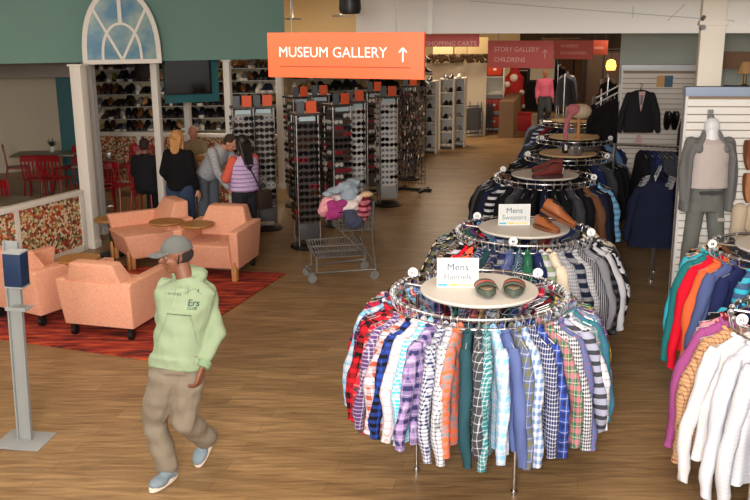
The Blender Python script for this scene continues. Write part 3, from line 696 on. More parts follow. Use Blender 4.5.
dk = [('black',), ('cream', 'black', 'striped'), ('black',), ('charcoal',), ('black',), ('dark blue',), ('black', 'white', 'striped'), ('black',), ('charcoal',), ('black',), ('black',), ('dark blue',), ('black',), ('black',), ('charcoal',), ('black',), ('brown',), ('dark blue',), ('black',), ('sky blue', 'steel blue', 'striped'), ('black',), ('navy',), ('charcoal',)]
kb = [('black',)] * 4 + [('charcoal',), ('navy',), ('dark blue',), ('black',), ('brown',)]
c3 = hp(545, 175.5, RAILZ); round_rack(c3.x, c3.y, 'third', dk, kb, 'jacket', 'j', (whited, 'a white disc top holding dark red shoes'), span=230, detail=1, marks=((140, ('L', 'on its left')), (-28, ('M', 'on its right'))))
c4 = hp(568, 154, RAILZ); round_rack(c4.x, c4.y, 'fourth', [dk[(i * 5 + 3) % 23] if i % 6 else ('navy',) for i in range(19)], kb[:6], 'coat', 'j', (tand, 'a tan disc top holding small jars'), span=230, detail=0, marks=((190, ('S', 'on its left')), (-40, ('M', 'on its right'))))
c5 = hp(574, 137.5, RAILZ); round_rack(c5.x, c5.y, 'fifth', [[('black',), ('steel blue',), ('navy',), ('charcoal',), ('black',), ('dark blue',)][i % 6] for i in range(18)], kb[:4], 'blazer', 'j', (tand, 'a tan disc top holding a wooden hat stand'), span=230, detail=0, marks=((200, ('S', 'on its left')), (-30, ('XL', 'on its right'))))
c6 = hp(572, 121, RAILZ); round_rack(c6.x, c6.y, 'sixth', [[('dark blue',), ('steel blue',), ('grey',), ('charcoal',), ('navy', 'white', 'striped'), ('maroon',), ('black',)][i % 7] for i in range(18)], kb[:4], 'pullover', 'j', (tand, 'a tan disc top holding a cream hat'), span=230, detail=0)
# racks at the right edge
cR = hp(788, 248, RAILZ)
rr1 = [('brown',), ('black', 'tan', 'striped'), ('brown', 'cream', 'plaid'), ('aqua',), ('teal',), ('scarlet',), ('orange',), ('slate blue',), ('navy',), ('denim blue', 'aqua', 'striped'), ('olive',), ('royal blue', 'yellow', 'blotched'), ('navy', 'grey', 'blotched'), ('brown', 'beige', 'striped'), ('beige',), ('light grey',), ('charcoal',), ('black',), ('navy', 'white', 'striped'), ('grey',), ('black', 'grey', 'blotched')]
round_rack(cR.x, cR.y, 'far right-hand', rr1, kb[:5], 'long-sleeved top', 'l', (whited, 'a white disc top'), span=215, a_off=-12, marks=((174, ('M', 'on its left')),))
cN = hp(835, 320, RAILZ)
rr2 = [('aqua', 'navy', 'blotched'), ('black',), ('pink', 'maroon', 'blotched'), ('magenta',), ('tan', 'maroon', 'small check'), ('white', 'cream', 'pinstriped'), ('white',), ('light grey', 'white', 'small check'), ('lavender grey',), ('navy', 'white', 'small check'), ('royal blue', 'navy', 'buffalo check'), ('lavender grey', 'navy', 'windowpane'), ('white', 'steel blue', 'plaid'), ('slate blue', 'white', 'gingham'), ('navy',)]
round_rack(cN.x, cN.y, 'near right-hand', rr2, kb[:4], 'shirt', 'l', (whited, 'a white disc top at the frame edge'), span=190, a_off=-30, marks=((185, ('XL', 'on its left')),))
# ------------------------------------------------------------------ card signs and display shoes on the racks
def card(label, px, py, w, h, l2, rz=0):
    p = hp(px, py, RAILZ + .021); t = thing('card_sign', label, 'sign', p, rz)
    m = MB(); m.box((0, .0, h / 2), (w, .004, h)); m.box((0, .03, .002), (w, .07, .004)); m.build('acrylic_holder', plain((235, 238, 240), .1), t)
    MB().box((0, -.003, h / 2), (w - .008, .002, h - .008)).build('card', plain((204, 208, 208), .6), t)
    link('lettering', text_mesh('Mens', .068, plain((70, 98, 120), .6), .0006, 'CENTER', 0), t, loc=(0, -.005, h * .58))
    link('lettering', text_mesh(l2, .058, plain((112, 124, 134), .6), .0006, 'CENTER', 0), t, loc=(0, -.005, h * .27))
    m = MB(); m.mi = 0; m.box((-w * .36, -.0045, .016), (w * .22, .002, .014)); m.mi = 1; m.box((-w * .1, -.0045, .016), (w * .2, .002, .014)); m.mi = 2; m.box((w * .22, -.0045, .016), (w * .4, .002, .014))
    m.build('colour_strip', [plain((70, 160, 190), .6), plain((226, 190, 90), .6), plain((236, 206, 150), .6)], t)
card('white card sign reading Mens Flannels on the nearest round rack', 457.5, 287, .275, .2, 'Flannels', -.03)
card('white card sign reading Mens Sweaters on the second round rack', 514, 225, .275, .185, 'Sweaters', .0)
def sandal(label, px, py, rz):
    t = thing('sandal', label, 'sandal', hp(px, py, RAILZ + .021), rz, 'slide sandals on the nearest rack')
    m = MB(); K = 12; pr = [(.05 * math.cos(a) * (1 if math.sin(a) < 0 else .82), .14 * math.sin(a)) for a in [2 * PI * j / 22 for j in range(22)]]; m.prism(pr, 0, .028); m.build('sole', plain((72, 82, 72), .7), t, bev=.006)
    MB().prism([(x * .8, y * .85) for x, y in pr], .027, .031).build('footbed', plain((150, 130, 104), .8), t)
    m = MB(); cols = [plain((60, 74, 60), .6), plain((200, 90, 76), .6), plain((60, 74, 60), .6)]
    for k in range(3):
        m.mi = k; y0 = -.085 + k * .034
        m.rings([[Vector((.054 * math.cos(a), y, .02 + .036 * math.sin(a) * (1 if yy == 0 else 1))) for a in [PI * j / 10 for j in range(11)]] + [Vector((.05 * math.cos(a), y, .018 + .03 * math.sin(a))) for a in [PI * j / 10 for j in range(10, -1, -1)]] for yy, y in ((0, y0), (0, y0 + .033))])
    m.build('strap', cols, t); t.scale = (1.35,) * 3; t.rotation_euler.x = -.06; t.location.z += .012
sandal('dark green slide sandal with red stripe, closer to the card sign', 485, 292, .0); sandal('dark green slide sandal with red stripe, further right from the card sign', 514, 291.5, -.18)
br = plain((150, 86, 46), .5); bs = plain((110, 62, 36), .6)
shoe_parts('brown leather shoe lying across its mate behind the Sweaters card', hp(547, 230, RAILZ + .022), .45, br, bs, scale=1.05)
t = shoe_parts('brown leather shoe propped up behind the other on the second rack', hp(558, 227, RAILZ + .03), .95, br, bs, scale=1.15); t.location.z += .07; t.rotation_euler.x = .38
wn = plain((112, 44, 42), .55); ws = plain((70, 30, 30), .6)
for lb_, y_, r_ in (('in front', 178, -1.25), ('behind its mate', 172.5, -1.8)): t = shoe_parts('dark red sneaker %s on the third rack disc' % lb_, hp(547, y_, RAILZ + .022), r_, wn, ws); t.scale = (1.3, 1.25, 1.6)
MBt = thing('price_tag', 'small white tag standing beside the dark red sneakers', 'tag', hp(561, 176, RAILZ + .021)); MB().box((0, 0, .05), (.04, .01, .1), M=Matrix.Rotation(.2, 4, 'Y')).build('paper', whitep, MBt)
for i, (px, py, c, h, nm) in enumerate(((565, 153, (30, 28, 30), .14, 'black jar with a white label on the fourth rack disc'), (572, 155, (120, 112, 110), .12, 'clear glass mug on the left of the fourth rack disc'), (579, 155, (96, 90, 92), .12, 'smoky glass mug on the fourth rack disc'), (590, 151, (44, 34, 34), .05, 'flat dark wallet on the fourth rack disc'))):
    t = thing('wallet' if i == 3 else 'jar', nm, 'wallet' if i == 3 else 'jar', hp(px, py, RAILZ + .021))
    if i == 3: MB().box((0, 0, .03), (.26, .16, .05)).build('leather', plain(c, .5), t, bev=.01)
    else:
        MB().lathe([(.035, 0), (.042, .02), (.042, h - .02), (.036, h), (.03, h), (.03, h - .01)], n=14).build('glass', plain(c, .15), t)
        if i == 0: MB().box((0, -.043, h * .55), (.035, .004, .07)).build('label', whitep, t)
        else: MB().tube([(.04, 0, .1), (.07, 0, .09), (.07, 0, .04), (.04, 0, .03)], .006, 5).build('handle', plain(c, .15), t)
# hats on stands
t = thing('hat_stand', 'wooden post hat stand on the fifth rack disc', 'stand', hp(578, 139, RAILZ + .021)); MB().lathe([(.07, 0), (.07, .02), (.03, .03), (.03, .36), (.05, .38)], n=14).build('post', plain((206, 140, 70), .5), t)
q = t.location
t = thing('knit_hat', 'pink and cream hat draped over the wooden hat stand', 'hat', q + Vector((0, 0, .37)))
m = MB(); m.ball((0.02, 0, .05), (.17, .13, .12), 8); m.build('crown', plain((214, 190, 160), .8, bump=.5), t); m = MB(); m.ball((-.09, -.04, .08), (.12, .1, .09), 8); m.tube([(-.12, -.08, .05), (-.2, -.1, -.08), (-.22, -.09, -.25), (-.2, -.08, -.36)], .035, 8); m.build('pink_scarf', plain((206, 120, 128), .85, bump=.5), t)
t = thing('sun_hat', 'cream hat with pink band on the sixth rack disc', 'hat', hp(582, 117, RAILZ + .05)); m = MB(); m.lathe([(.24, 0), (.25, .02), (.13, .03), (.12, .15), (.08, .19), (0, .19)], n=18); m.build('brim', plain((196, 160, 112), .8), t); m = MB(); m.ball((-.2, 0, .12), (.1, .1, .12), 7); m.build('bow', plain((206, 130, 120), .8), t)
# ------------------------------------------------------------------ slatwalls
def slatwall(label, a, b, z1, th, face, hdr, step=.076, end=True):
    a, b = Vector((a.x, a.y, 0)), Vector((b.x, b.y, 0)); L = (b - a).length; rz = math.atan2(b.y - a.y, b.x - a.x)
    t = thing('slatwall_unit', label, 'display wall', a, rz)
    MB().box((L / 2, th / 2, z1 / 2 + .03), (L, th - .03, z1 - .06)).build('core', plain((150, 128, 106), .7), t)
    m = MB(); k = .1
    while k < z1 - .14: m.box((L / 2, .004, k + step / 2), (L - .05, .018, step - .011)); k += step
    m.build('slat_panel', face, t)
    for xx in (.012, L - .012): MB().box((xx, th / 2 - .01, z1 / 2), (.024, th + .02, z1)).build('end_trim', plain((226, 226, 226), .5), t)
    MB().box((L / 2, th / 2 - .02, z1 - .045), (L + .02, th + .05, .09)).build('header', hdr, t, bev=.004)
    return t
f0, f1 = hp(668, 323), dp(835, 320, 8.6)
fs = slatwall('large white slatwall at right holding the mannequin', f0, f1, 2.42, .1, plain((238, 236, 230), .5), plain((150, 166, 190), .5))
g0, g1 = dp(617.5, 140, 13.7), dp(691.5, 140, 13.5)
gs = slatwall('smaller slatwall behind holding the black suit jacket', g0, g1, 2.43, .1, plain((214, 206, 196), .5), plain((214, 218, 222), .4))
# poster on it, shoes, jacket
p = dp(657, 76, 13.55); t = thing('small_poster', 'small orange and blue picture card on the rear slatwall', 'poster', (p.x, p.y, p.z - .17))
MB().box((.06, 0, .09), (.115, .008, .17)).build('orange_half', plain((206, 160, 100), .6), t); MB().box((.18, 0, .09), (.125, .008, .17)).build('blue_half', plain((70, 104, 124), .6), t)
for i, (px, s) in enumerate(((666.5, 'left'), (674, 'right'))):
    p = dp(px, 129, 13.48); t = shoe_parts('black dress shoe hung toe down on the rear slatwall, %s one' % s, (p.x, p.y, p.z + .13), 0, plain((22, 20, 22), .25), blackm, group='black dress shoes on the slatwall', lace=False)
    t.rotation_euler = (PI / 2 + .1, 0, 0)
def skin(): pass
# ------------------------------------------------------------------ blended organic surfaces
DG = bpy.context.evaluated_depsgraph_get
class Blob(MB):
    def cap(s, a, b, ra, rb, flat=None, n=14):
        a, b = Vector(a), Vector(b); d = (b - a); L = d.length
        if L < 1e-5: return s.ball(a, ra)
        d.normalize(); u = d.orthogonal().normalized() if flat is None else (Vector(flat) - d * d.dot(Vector(flat))).normalized(); w = d.cross(u); fu, fw = (1, 1) if flat is None else (s.fl, 1); rs = []
        for k in range(1, 6): 
            t = PI / 2 * k / 5; rs.append((a - d * ra * math.cos(t), ra * math.sin(t)))
        for k in range(1, 4): rs.append((a + d * L * k / 4, ra + (rb - ra) * k / 4))
        for k in range(0, 5):
            t = PI / 2 * k / 5; rs.append((b + d * rb * math.sin(t), rb * math.cos(t)))
        return s.rings([[c + (u * math.cos(q) * fu + w * math.sin(q) * fw) * r for q in [2 * PI * j / n for j in range(n)]] for c, r in rs])
    fl = .6
    def stack(s, st, right, fwd):
        "st: list of (centre, half width, half depth)"
        right, fwd = Vector(right).normalized(), Vector(fwd).normalized(); n = 22
        return s.rings([[Vector(c) + right * w * math.cos(a) + fwd * d * math.sin(a) for a in [2 * PI * j / n for j in range(n)]] for c, w, d in st])
    def fuse(s, name, mat, parent=None, voxel=.01, smooth=4, wr=0, wf=14, keep=True):
        me = bpy.data.meshes.new(name); me.from_pydata([tuple(p) for p in s.v], [], s.f)
        bm = bmesh.new(); bm.from_mesh(me); bmesh.ops.recalc_face_normals(bm, faces=bm.faces); bm.to_mesh(me); bm.free()
        o = bpy.data.objects.new(name, me)
        r = o.modifiers.new('r', 'REMESH'); r.mode = 'VOXEL'; r.voxel_size = voxel
        if smooth: q = o.modifiers.new('s', 'SMOOTH'); q.iterations = smooth; q.factor = .5
        m2 = baked(o); bpy.data.objects.remove(o); bpy.data.meshes.remove(me); m2.name = name
        if wr:
            K_ = len(m2.vertices); co = [0.] * (K_ * 3); nn = [0.] * (K_ * 3); m2.vertices.foreach_get('co', co); m2.vertex_normals.foreach_get('vector', nn)
            for i in range(0, K_ * 3, 3):
                x, y, z = co[i:i + 3]; n1 = noise.noise(Vector((x * wf * .5, y * wf * .5, z * wf * .75)))
                n1 = (n1 - .5 * abs(noise.noise(Vector((x * wf * .9 + 5, y * wf * .9, z * wf * .5))))) * wr
                co[i] += nn[i] * n1; co[i + 1] += nn[i + 1] * n1; co[i + 2] += nn[i + 2] * n1
            m2.vertices.foreach_set('co', co); m2.update()
        m2.polygons.foreach_set('use_smooth', [True] * len(m2.polygons)); m2.materials.clear(); m2.materials.append(mat)
        return link(name, m2, parent)
def frame_of(J):
    r = (J['shL'] - J['shR']).normalized(); u = (J['neck'] - J['pelvis']).normalized(); f = r.cross(u) * 1; f = u.cross(r)
    return r, u, -f   # f: forward is right x up ... fixed below
def hand(B, wrist, d, palm, s=1., side=1, curl=.5):
    d = Vector(d).normalized(); pn = Vector(palm); pn = (pn - d * d.dot(pn)).normalized(); x = d.cross(pn) * side   # x: toward the thumb
    for k, o in enumerate((.024, .008, -.008, -.024)): B.cap(wrist + x * o * .6 * s, wrist + (d * .085 + x * o * 1.1) * s, .013 * s, .012 * s, n=8)
    for k, (o, l) in enumerate(((.030, .030), (.011, .034), (-.009, .031), (-.028, .024))):
        p = wrist + (d * .085 + x * o) * s; a = curl * .5 + .08 * k; dd = d
        for j, q in enumerate((1, .75, .6)):
            a2 = a * (j + 1) * .75; dd = (d * math.cos(a2) + pn * math.sin(a2)); p2 = p + dd * l * q * 1.05 * s; B.cap(p, p2, (.0095 - .001 * j) * s, (.0088 - .001 * j) * s, n=8); p = p2
    p = wrist + (d * .022 + x * .02) * s; p2 = p + (d * .025 + x * .028 + pn * .012) * s; B.cap(p, p2, .014 * s, .011 * s, n=8); p3 = p2 + (d * .03 + x * .008 + pn * .012) * s; B.cap(p2, p3, .0105 * s, .008 * s, n=8)
def head(B, c, f, up, s=1., parts=True):
    "c: centre of head, f: facing"
    f = Vector(f).normalized(); up = (Vector(up) - f * f.dot(Vector(up))).normalized(); r = f.cross(up)
    M = Matrix((r, f, up)).transposed()
    def P(x, y, z): return c + M @ Vector((x, y, z)) * s
    B.ball(P(0, -.012, .028), Vector((.074, .094, .086)) * s, 10, M); B.ball(P(0, .02, -.028), Vector((.062, .066, .07)) * s, 10, M)
    B.ball(P(0, .05, -.082), Vector((.034, .03, .026)) * s, 8, M); B.ball(P(0, .072, -.048), Vector((.028, .018, .022)) * s, 8, M)
    B.cap(P(0, .08, .016), P(0, .104, -.018), .010 * s, .015 * s, n=8); B.ball(P(0, .083, .03), Vector((.048, .014, .010)) * s, 6, M)
    for q in (-1, 1): B.ball(P(q * .076, -.008, -.004), Vector((.012, .02, .032)) * s, 6, M); B.ball(P(q * .04, .062, -.02), Vector((.02, .02, .016)) * s, 6, M)
    B.cap(P(-.02, .087, -.046), P(.02, .087, -.046), .006 * s, .006 * s, n=8); B.cap(P(-.018, .084, -.058), P(.018, .084, -.058), .007 * s, .007 * s, n=8)
    return P, M
def person(label, loc, rz, J, skinc, top, pants, shoes, hair=None, headdir=(0, -1, 0), voxel=.014, topname='sweater', w=1., armr=1., hands=None, hs=1., extra=None, wr=.004, eyes=True, hairf=None, shoetype=None, dirs=None, hem=None, curl=.5, sleeve_mat=None, headup=(0, 0, 1)):
    J = {k: Vector(v) for k, v in J.items()}; t = thing('person', label, 'person', loc, rz); sk = plain(skinc, .5)
    r = (J['shL'] - J['shR']).normalized(); u = (J['neck'] - J['pelvis']).normalized(); f = r.cross(u).normalized() * -1
    f = u.cross(r).normalized() * -1
    if f.y > 0 and not J.get('back'): pass
    f = r.cross(u).normalized()  # for r=+x,u=+z gives -y : forward
    B = Blob(); P, M = head(B, J['head'], headdir, headup, hs)
    B.cap(J['neck'] - u * .03, J['head'] - Vector((0, 0, .03)) - Vector(headdir).normalized() * .02, .058, .052)
    for s_ in 'LR':
        B.cap(J['sh' + s_], J['el' + s_], .045, .036); B.cap(J['el' + s_], J['wr' + s_], .036, .024)
        B.cap(J['hip' + s_], J['kn' + s_], .07, .048); B.cap(J['kn' + s_], J['an' + s_], .048, .034)
        d = (J['wr' + s_] - J['el' + s_]).normalized()
        pal = (dirs or {}).get(s_, r * (-1 if s_ == 'L' else 1)); hd = (dirs or {}).get('d' + s_, d)
        hand(B, J['wr' + s_] + Vector(hd).normalized() * .012, hd, pal, 1.12, 1 if s_ == 'L' else -1, curl)
    pe, ne = J['pelvis'], J['neck']; sp = lambda k: pe + (ne - pe) * k
    B.stack([(sp(0) - u * .05, .10, .07), (sp(.1), .13, .09), (sp(.5), .13, .09), (sp(.8), .15, .09), (sp(.97), .09, .06), (sp(1.03), .05, .05)], r, f)
    B.fuse('body', sk, t, voxel=min(voxel, .008) if voxel < .012 else .011, smooth=3)
    B = Blob(); hz = hem if hem is not None else -.02
    B.stack([(sp(hz), .165 * w, .125 * w), (sp(hz + .1), .172 * w, .132 * w), (sp(.4), .158 * w, .128 * w), (sp(.68), .185 * w, .128 * w), (sp(.86), .19 * w, .11), (sp(.97), .12, .085), (sp(1.04), .07, .07)], r, f)
    for s_ in 'LR':
        B.cap(J['sh' + s_] - u * .01, J['el' + s_], .072 * armr, .060 * armr); B.cap(J['el' + s_], J['wr' + s_] - (J['wr' + s_] - J['el' + s_]).normalized() * .02, .060 * armr, .045 * armr)
    if extra: extra(B, J, r, u, f, sp)
    topo = B.fuse(topname, top, t, voxel=voxel, smooth=5, wr=wr)
    B = Blob(); B.stack([(sp(.16), .15 * w, .11 * w), (sp(.02), .168 * w, .125 * w), (sp(-.12), .15 * w, .11 * w)], r, f)
    for s_ in 'LR':
        B.cap(J['hip' + s_], J['kn' + s_], .11 * w, .086 * w); B.cap(J['kn' + s_], J['an' + s_] + (J['kn' + s_] - J['an' + s_]) * .03, .086 * w, .076 * w)
    B.fuse('trousers', pants, t, voxel=voxel, smooth=5, wr=wr * .9, wf=13)
    for s_ in 'LR':
        an, to = J['an' + s_], J['to' + s_]; d = (to - an); hdv = Vector((d.x, d.y, 0)).normalized() if abs(d.z) < .5 * d.length else d.normalized(); 
        heel = J.get('he' + s_, an - hdv * .05 - Vector((0, 0, .05)))
        ax = (to - heel).normalized(); rt_ = ax.cross(Vector((0, 0, 1))).normalized(); upn = rt_.cross(ax)
        Mx = Matrix((rt_, ax, upn)).transposed()
        B = Blob(); mid = heel + (to - heel) * .62; L = (to - heel).length
        B.ball(heel + ax * .06 + upn * .035, Vector((.043, .065, .045)), 8, Mx); B.ball(heel + ax * L * .68 + upn * .028, Vector((.057, L * .33, .037)), 8, Mx); B.cap(heel + ax * .07 + upn * .06, an + (an - heel) * .1, .045, .047)
        B.cap(heel + ax * .1 + upn * .05, heel + ax * L * .6 + upn * .03, .042, .038)
        sh = B.fuse('shoe', shoes[0], t, voxel=.008, smooth=3)
        m = MB(); n = 20; ring = []
        for j in range(n):
            a = 2 * PI * j / n; yy = math.sin(a); ring.append((.05 * math.cos(a) * (.85 + .2 * max(0, yy)), L / 2 + (L / 2 + .012) * yy))
        m.rings([[heel + rt_ * x + ax * y + upn * z for x, y in ring] for z in (-.012, .016)]); m.build('shoe_sole', shoes[1], sh, bev=.004)
    if hair: 
        B = Blob(); hairf(B, P, M); B.fuse('hair', hair, t, voxel=.009, smooth=2, wr=.003, wf=30)
    if eyes:
        for q in (-1, 1):
            m = MB(); m.ball(P(q * .031, .066, .008), .0115, 8); e_ = m.build('eye', plain((122, 106, 96), .4), t); m = MB(); m.ball(P(q * .031, .0728, .008), .0062, 6); m.build('pupil', plain((30, 20, 14), .2), e_)
    return t, J, P, M, topo, (r, u, f)
def stand(h=1.7):
    k = h / 1.7; J = dict(pelvis=(0, 0, .92), neck=(0, 0, 1.43), head=(0, -.02, 1.58), shL=(.17, 0, 1.37), shR=(-.17, 0, 1.37), elL=(.22, .02, 1.1), elR=(-.22, .02, 1.1), wrL=(.24, -.06, .87), wrR=(-.24, -.06, .87),
        hipL=(.09, 0, .88), hipR=(-.09, 0, .88), knL=(.1, -.02, .48), knR=(-.1, -.02, .48), anL=(.1, .02, .09), anR=(-.1, .02, .09), toL=(.12, -.18, .02), toR=(-.12, -.18, .02))
    return {a: Vector(v) * k for a, v in J.items()}
def sit(sh=.46):
    J = dict(pelvis=(0, .05, sh + .1), neck=(0, .04, sh + .6), head=(0, 0, sh + .74), shL=(.17, .04, sh + .54), shR=(-.17, .04, sh + .54), elL=(.24, -.02, sh + .28), elR=(-.24, -.02, sh + .28), wrL=(.14, -.24, sh + .27), wrR=(-.14, -.24, sh + .27),
        hipL=(.09, .02, sh + .08), hipR=(-.09, .02, sh + .08), knL=(.12, -.4, sh + .05), knR=(-.12, -.4, sh + .05), anL=(.12, -.36, .09), anR=(-.12, -.36, .09), toL=(.13, -.54, .02), toR=(-.13, -.54, .02))
    return {a: Vector(v) for a, v in J.items()}
# ---- the walking man, joints in the shop's own space
W = lambda a, b, z: hp(a, b, z)
base = hp(170, 478, 0)
J = dict(pelvis=W(178, 362, .93), neck=W(187, 279, 1.455), head=W(176, 255.5, 1.61), shR=W(166, 286, 1.39), shL=W(207, 289, 1.37), elL=W(216, 333, 1.10), wrL=W(203, 366, .93), elR=W(160, 330, 1.12), wrR=W(160, 362, .95),
         hipR=W(167, 372, .86), hipL=W(188, 372, .86), knR=W(160, 420, .47), knL=W(184, 421, .49), anR=W(168, 467, .1), anL=W(207, 438, .22), toR=W(154, 489, .02), toL=W(199, 463, .03), heR=W(176, 474, .02), heL=W(213, 432, .205))
J['knR'] += Vector((-.04, 0, 0)); J['toR'] += (J['toR'] - J['heR']) * .12; J['toL'] += (J['toL'] - J['heL']) * .1
J['elR'].y += .12; J['wrR'].y += .26
J['wrR'] = J['wrR']; 
J = {k: v - Vector((base.x, base.y, 0)) for k, v in J.items()}
hood = plain((138, 156, 126), .95, var=.06, bump=.15, bs=60); khaki = plain((132, 122, 106), .9, var=.06, bs=30); shg = plain((116, 132, 142), .7, bump=.2, bs=80)
def hoodx(B, J, r, u, f, sp):
    n = J['neck']
    B.ball(n - f * .065 + u * .025, Vector((.12, .085, .07)), 8, Matrix((r, f, u)).transposed())
    for s_ in (-1, 1): B.cap(n + r * s_ * .085 - f * .02 + u * .02, n + f * .095 - u * .06 + r * s_ * .02, .032, .026)
    c = sp(-.01); B.stack([(c - u * .03, .176, .142), (c + u * .05, .186, .15)], r, f)
hd = Vector((-.93, -.36, -.12))
man, JJ, P, M, topo, (r_, u_, f_) = person('person in light green hoodie, grey cap and khaki trousers walking across the floor', (base.x, base.y, 0), 0, J, (122, 78, 58), hood, khaki, (shg, plain((222, 206, 190), .6)), headdir=hd, voxel=.0085, topname='hoodie', w=1.02, extra=hoodx, wr=.02, hem=-.06,
    dirs={'L': Vector((-.8, .3, .1)), 'dL': Vector((-.3, -.1, -1)), 'R': Vector((.8, 0, 0))}, curl=.9, hs=1.0)
# cap
cm = plain((92, 94, 92), .95, bump=.2, bs=90); m = MB(); n = 24; rs = []
for i in range(7):
    a = PI / 2 * i / 6.4; rs.append([P(.085 * math.cos(a) * math.cos(q), -.012 + .103 * math.cos(a) * math.sin(q), .035 + .092 * math.sin(a)) for q in [2 * PI * j / n for j in range(n)]])
m.rings(rs); cap = m.build('cap', cm, man, ang=60)
m = MB(); rs = []
for k in range(9):
    x = -.066 + .132 * k / 8; e = math.sqrt(max(0, 1 - (x / .072) ** 2)); dz = -.25 * x * x * 10
    rs.append([P(x, .055, .046 + dz * .4), P(x, .085 + .085 * e, .034 + dz * .6), P(x, .085 + .085 * e, .029 + dz * .6), P(x, .055, .038 + dz * .4)])
m.rings(rs); m.build('visor', cm, cap, ang=50)
m = MB(); m.ball(P(0, -.012, .126), .008, 5); m.build('button', cm, cap)
B = Blob(); B.ball(P(0, -.03, .0), Vector((.078, .085, .06)), 8, M)
B.fuse('hair', plain((30, 24, 22), .95), man, voxel=.008, smooth=2)
m = MB()
for q in (-1, 1): m.tube([P(q * .082, -.01, .02), P(q * .088, 0, -.01), P(q * .083, .008, -.032)], .006, 6)
m.build('ear_bud', blackm, man)
# chest print, cord, pocket projected on the hoodie
bm_ = bmesh.new(); bm_.from_mesh(topo.data); bvh = BVHTree.FromBMesh(bm_)
def proj(me, org, r, u, f, off=.003):
    for v in me.vertices:
        p = org + r * v.co.x + u * v.co.z + f * .25; h = bvh.ray_cast(p, -f, .6)
        v.co = (h[0] + f * off) if h[0] else p
    me.update()
ink = plain((46, 78, 66), .8)
oc = JJ['neck'] * .66 + JJ['pelvis'] * .34
for tx, sz, dx, dz in (('Ers', .055, .045, .03), ('CLUB', .024, .045, .008)):
    me = text_mesh(tx, sz, ink, .0, bold=sz * .02); proj(me, oc + r_ * dx + u_ * dz, r_, u_, f_); link('chest_print', me, man)
m = MB()
for a, b in (((.02, .105), (.07, .135)), ((.07, .135), (.12, .1)), ((.095, .115), (.095, .135))):
    for k in range(4): m.bar((a[0] + (b[0] - a[0]) * k / 4, 0, a[1] + (b[1] - a[1]) * k / 4), (a[0] + (b[0] - a[0]) * (k + 1) / 4, 0, a[1] + (b[1] - a[1]) * (k + 1) / 4), .005, .002)
me = m.mesh('chest_print', ink); proj(me, oc, r_, u_, f_); link('chest_print', me, man)
m = MB()
for sx in (-1, 1):
    for k in range(6):
        a = Vector((sx * (.13 - .05 * k / 5), 0, -.02 - .0 + .16 * k / 5 - .2)); b2 = Vector((sx * (.13 - .05 * (k + 1) / 5), 0, -.02 + .16 * (k + 1) / 5 - .2)); m.bar(a, b2, .006, .002)
for k in range(8): m.bar((-.08 + .02 * k, 0, -.03), (-.06 + .02 * k, 0, -.03), .002, .006)
me = m.mesh('pocket_seam', plain((96, 118, 88), .9)); proj(me, oc, r_, u_, f_); link('pocket_seam', me, man)
m = MB()
for sx in (-1, 1):
    for k in range(8): m.bar((sx * (.025 + .002 * k), 0, .155 - k * .018), (sx * (.027 + .002 * k), 0, .137 - k * .018), .007, .002)
me = m.mesh('drawcord', plain((206, 214, 196), .9)); proj(me, oc, r_, u_, f_, .006); link('drawcord', me, man)
for s_ in 'LR':
    w_, e_ = JJ['wr' + s_], JJ['el' + s_]; d_ = (w_ - e_).normalized(); MB().cyl(w_ - d_ * .035, w_ + d_ * .012, .049, .044, n=20).build('cuff', plain((120, 144, 110), .95), man, bev=.008)
me = text_mesh('~ ervices', .03, ink, .0); proj(me, oc + r_ * -.11 + u_ * .09, r_, u_, f_); link('chest_print', me, man)
bm_.free()
# ---- others
def longhair(L, wd=1., back=.07):
    def fn(B, P, M):
        B.ball(P(0, -.025, .045), Vector((.086, .1, .085)), 8, M)
        for x in (-.06, -.03, 0, .03, .06): B.cap(P(x, -.06, .02), P(x * .8 * wd, -back - .035, -L + abs(x)), .038, .018, n=8)
        for q in (-1, 1): B.cap(P(q * .07, -.01, .03), P(q * .08 * wd, -.03, -L * .8), .026, .016, n=8)
    return fn
def shorthair(B, P, M): B.ball(P(0, -.03, .045), Vector((.082, .095, .08)), 8, M); B.ball(P(0, -.05, -.01), Vector((.074, .07, .06)), 8, M)
def fringe(B, P, M): B.ball(P(0, -.055, .0), Vector((.078, .06, .045)), 8, M)
blk = cloth('black'); jean = plain((44, 62, 92), .9); jeand = plain((26, 28, 38), .9); shoeb = (blackm, blackm)
# blonde woman, back to the camera
p = dp(181, 200, 12.15); K = stand(1.66)
K['wrL'] += Vector((-.02, -.08, .03)); K['elL'] += Vector((.03, 0, 0))
person('person with long blonde hair and black top seen from behind by the white post', (p.x, p.y, 0), PI - .35, K, (214, 160, 130), blk, jean, shoeb, plain((196, 142, 84), .6, var=.3, bs=30), voxel=.014, w=1.15, hairf=longhair(.22), hem=-.12, topname='black_top')
# bending man in grey plaid
p = dp(214, 200, 12.7)
K = stand(1.74); K.update(neck=Vector((.1, -.27, 1.36)), head=Vector((.14, -.40, 1.42)), shL=Vector((.25, -.2, 1.31)), shR=Vector((-.08, -.26, 1.32)), elL=Vector((.31, -.34, 1.08)), elR=Vector((-.1, -.36, 1.04)), wrL=Vector((.22, -.52, .92)), wrR=Vector((-.02, -.48, .82)))
person('person in grey checked shirt bending forward over the counter bench', (p.x - .1, p.y, 0), .9, K, (200, 140, 112), cloth('light grey', 'grey', 'small check'), plain((92, 100, 110), .9), shoeb, plain((60, 44, 34), .9), headdir=(.25, -.75, -.6), voxel=.014, hairf=shorthair, topname='checked_shirt', w=1.05, headup=(.1, -.5, .85))
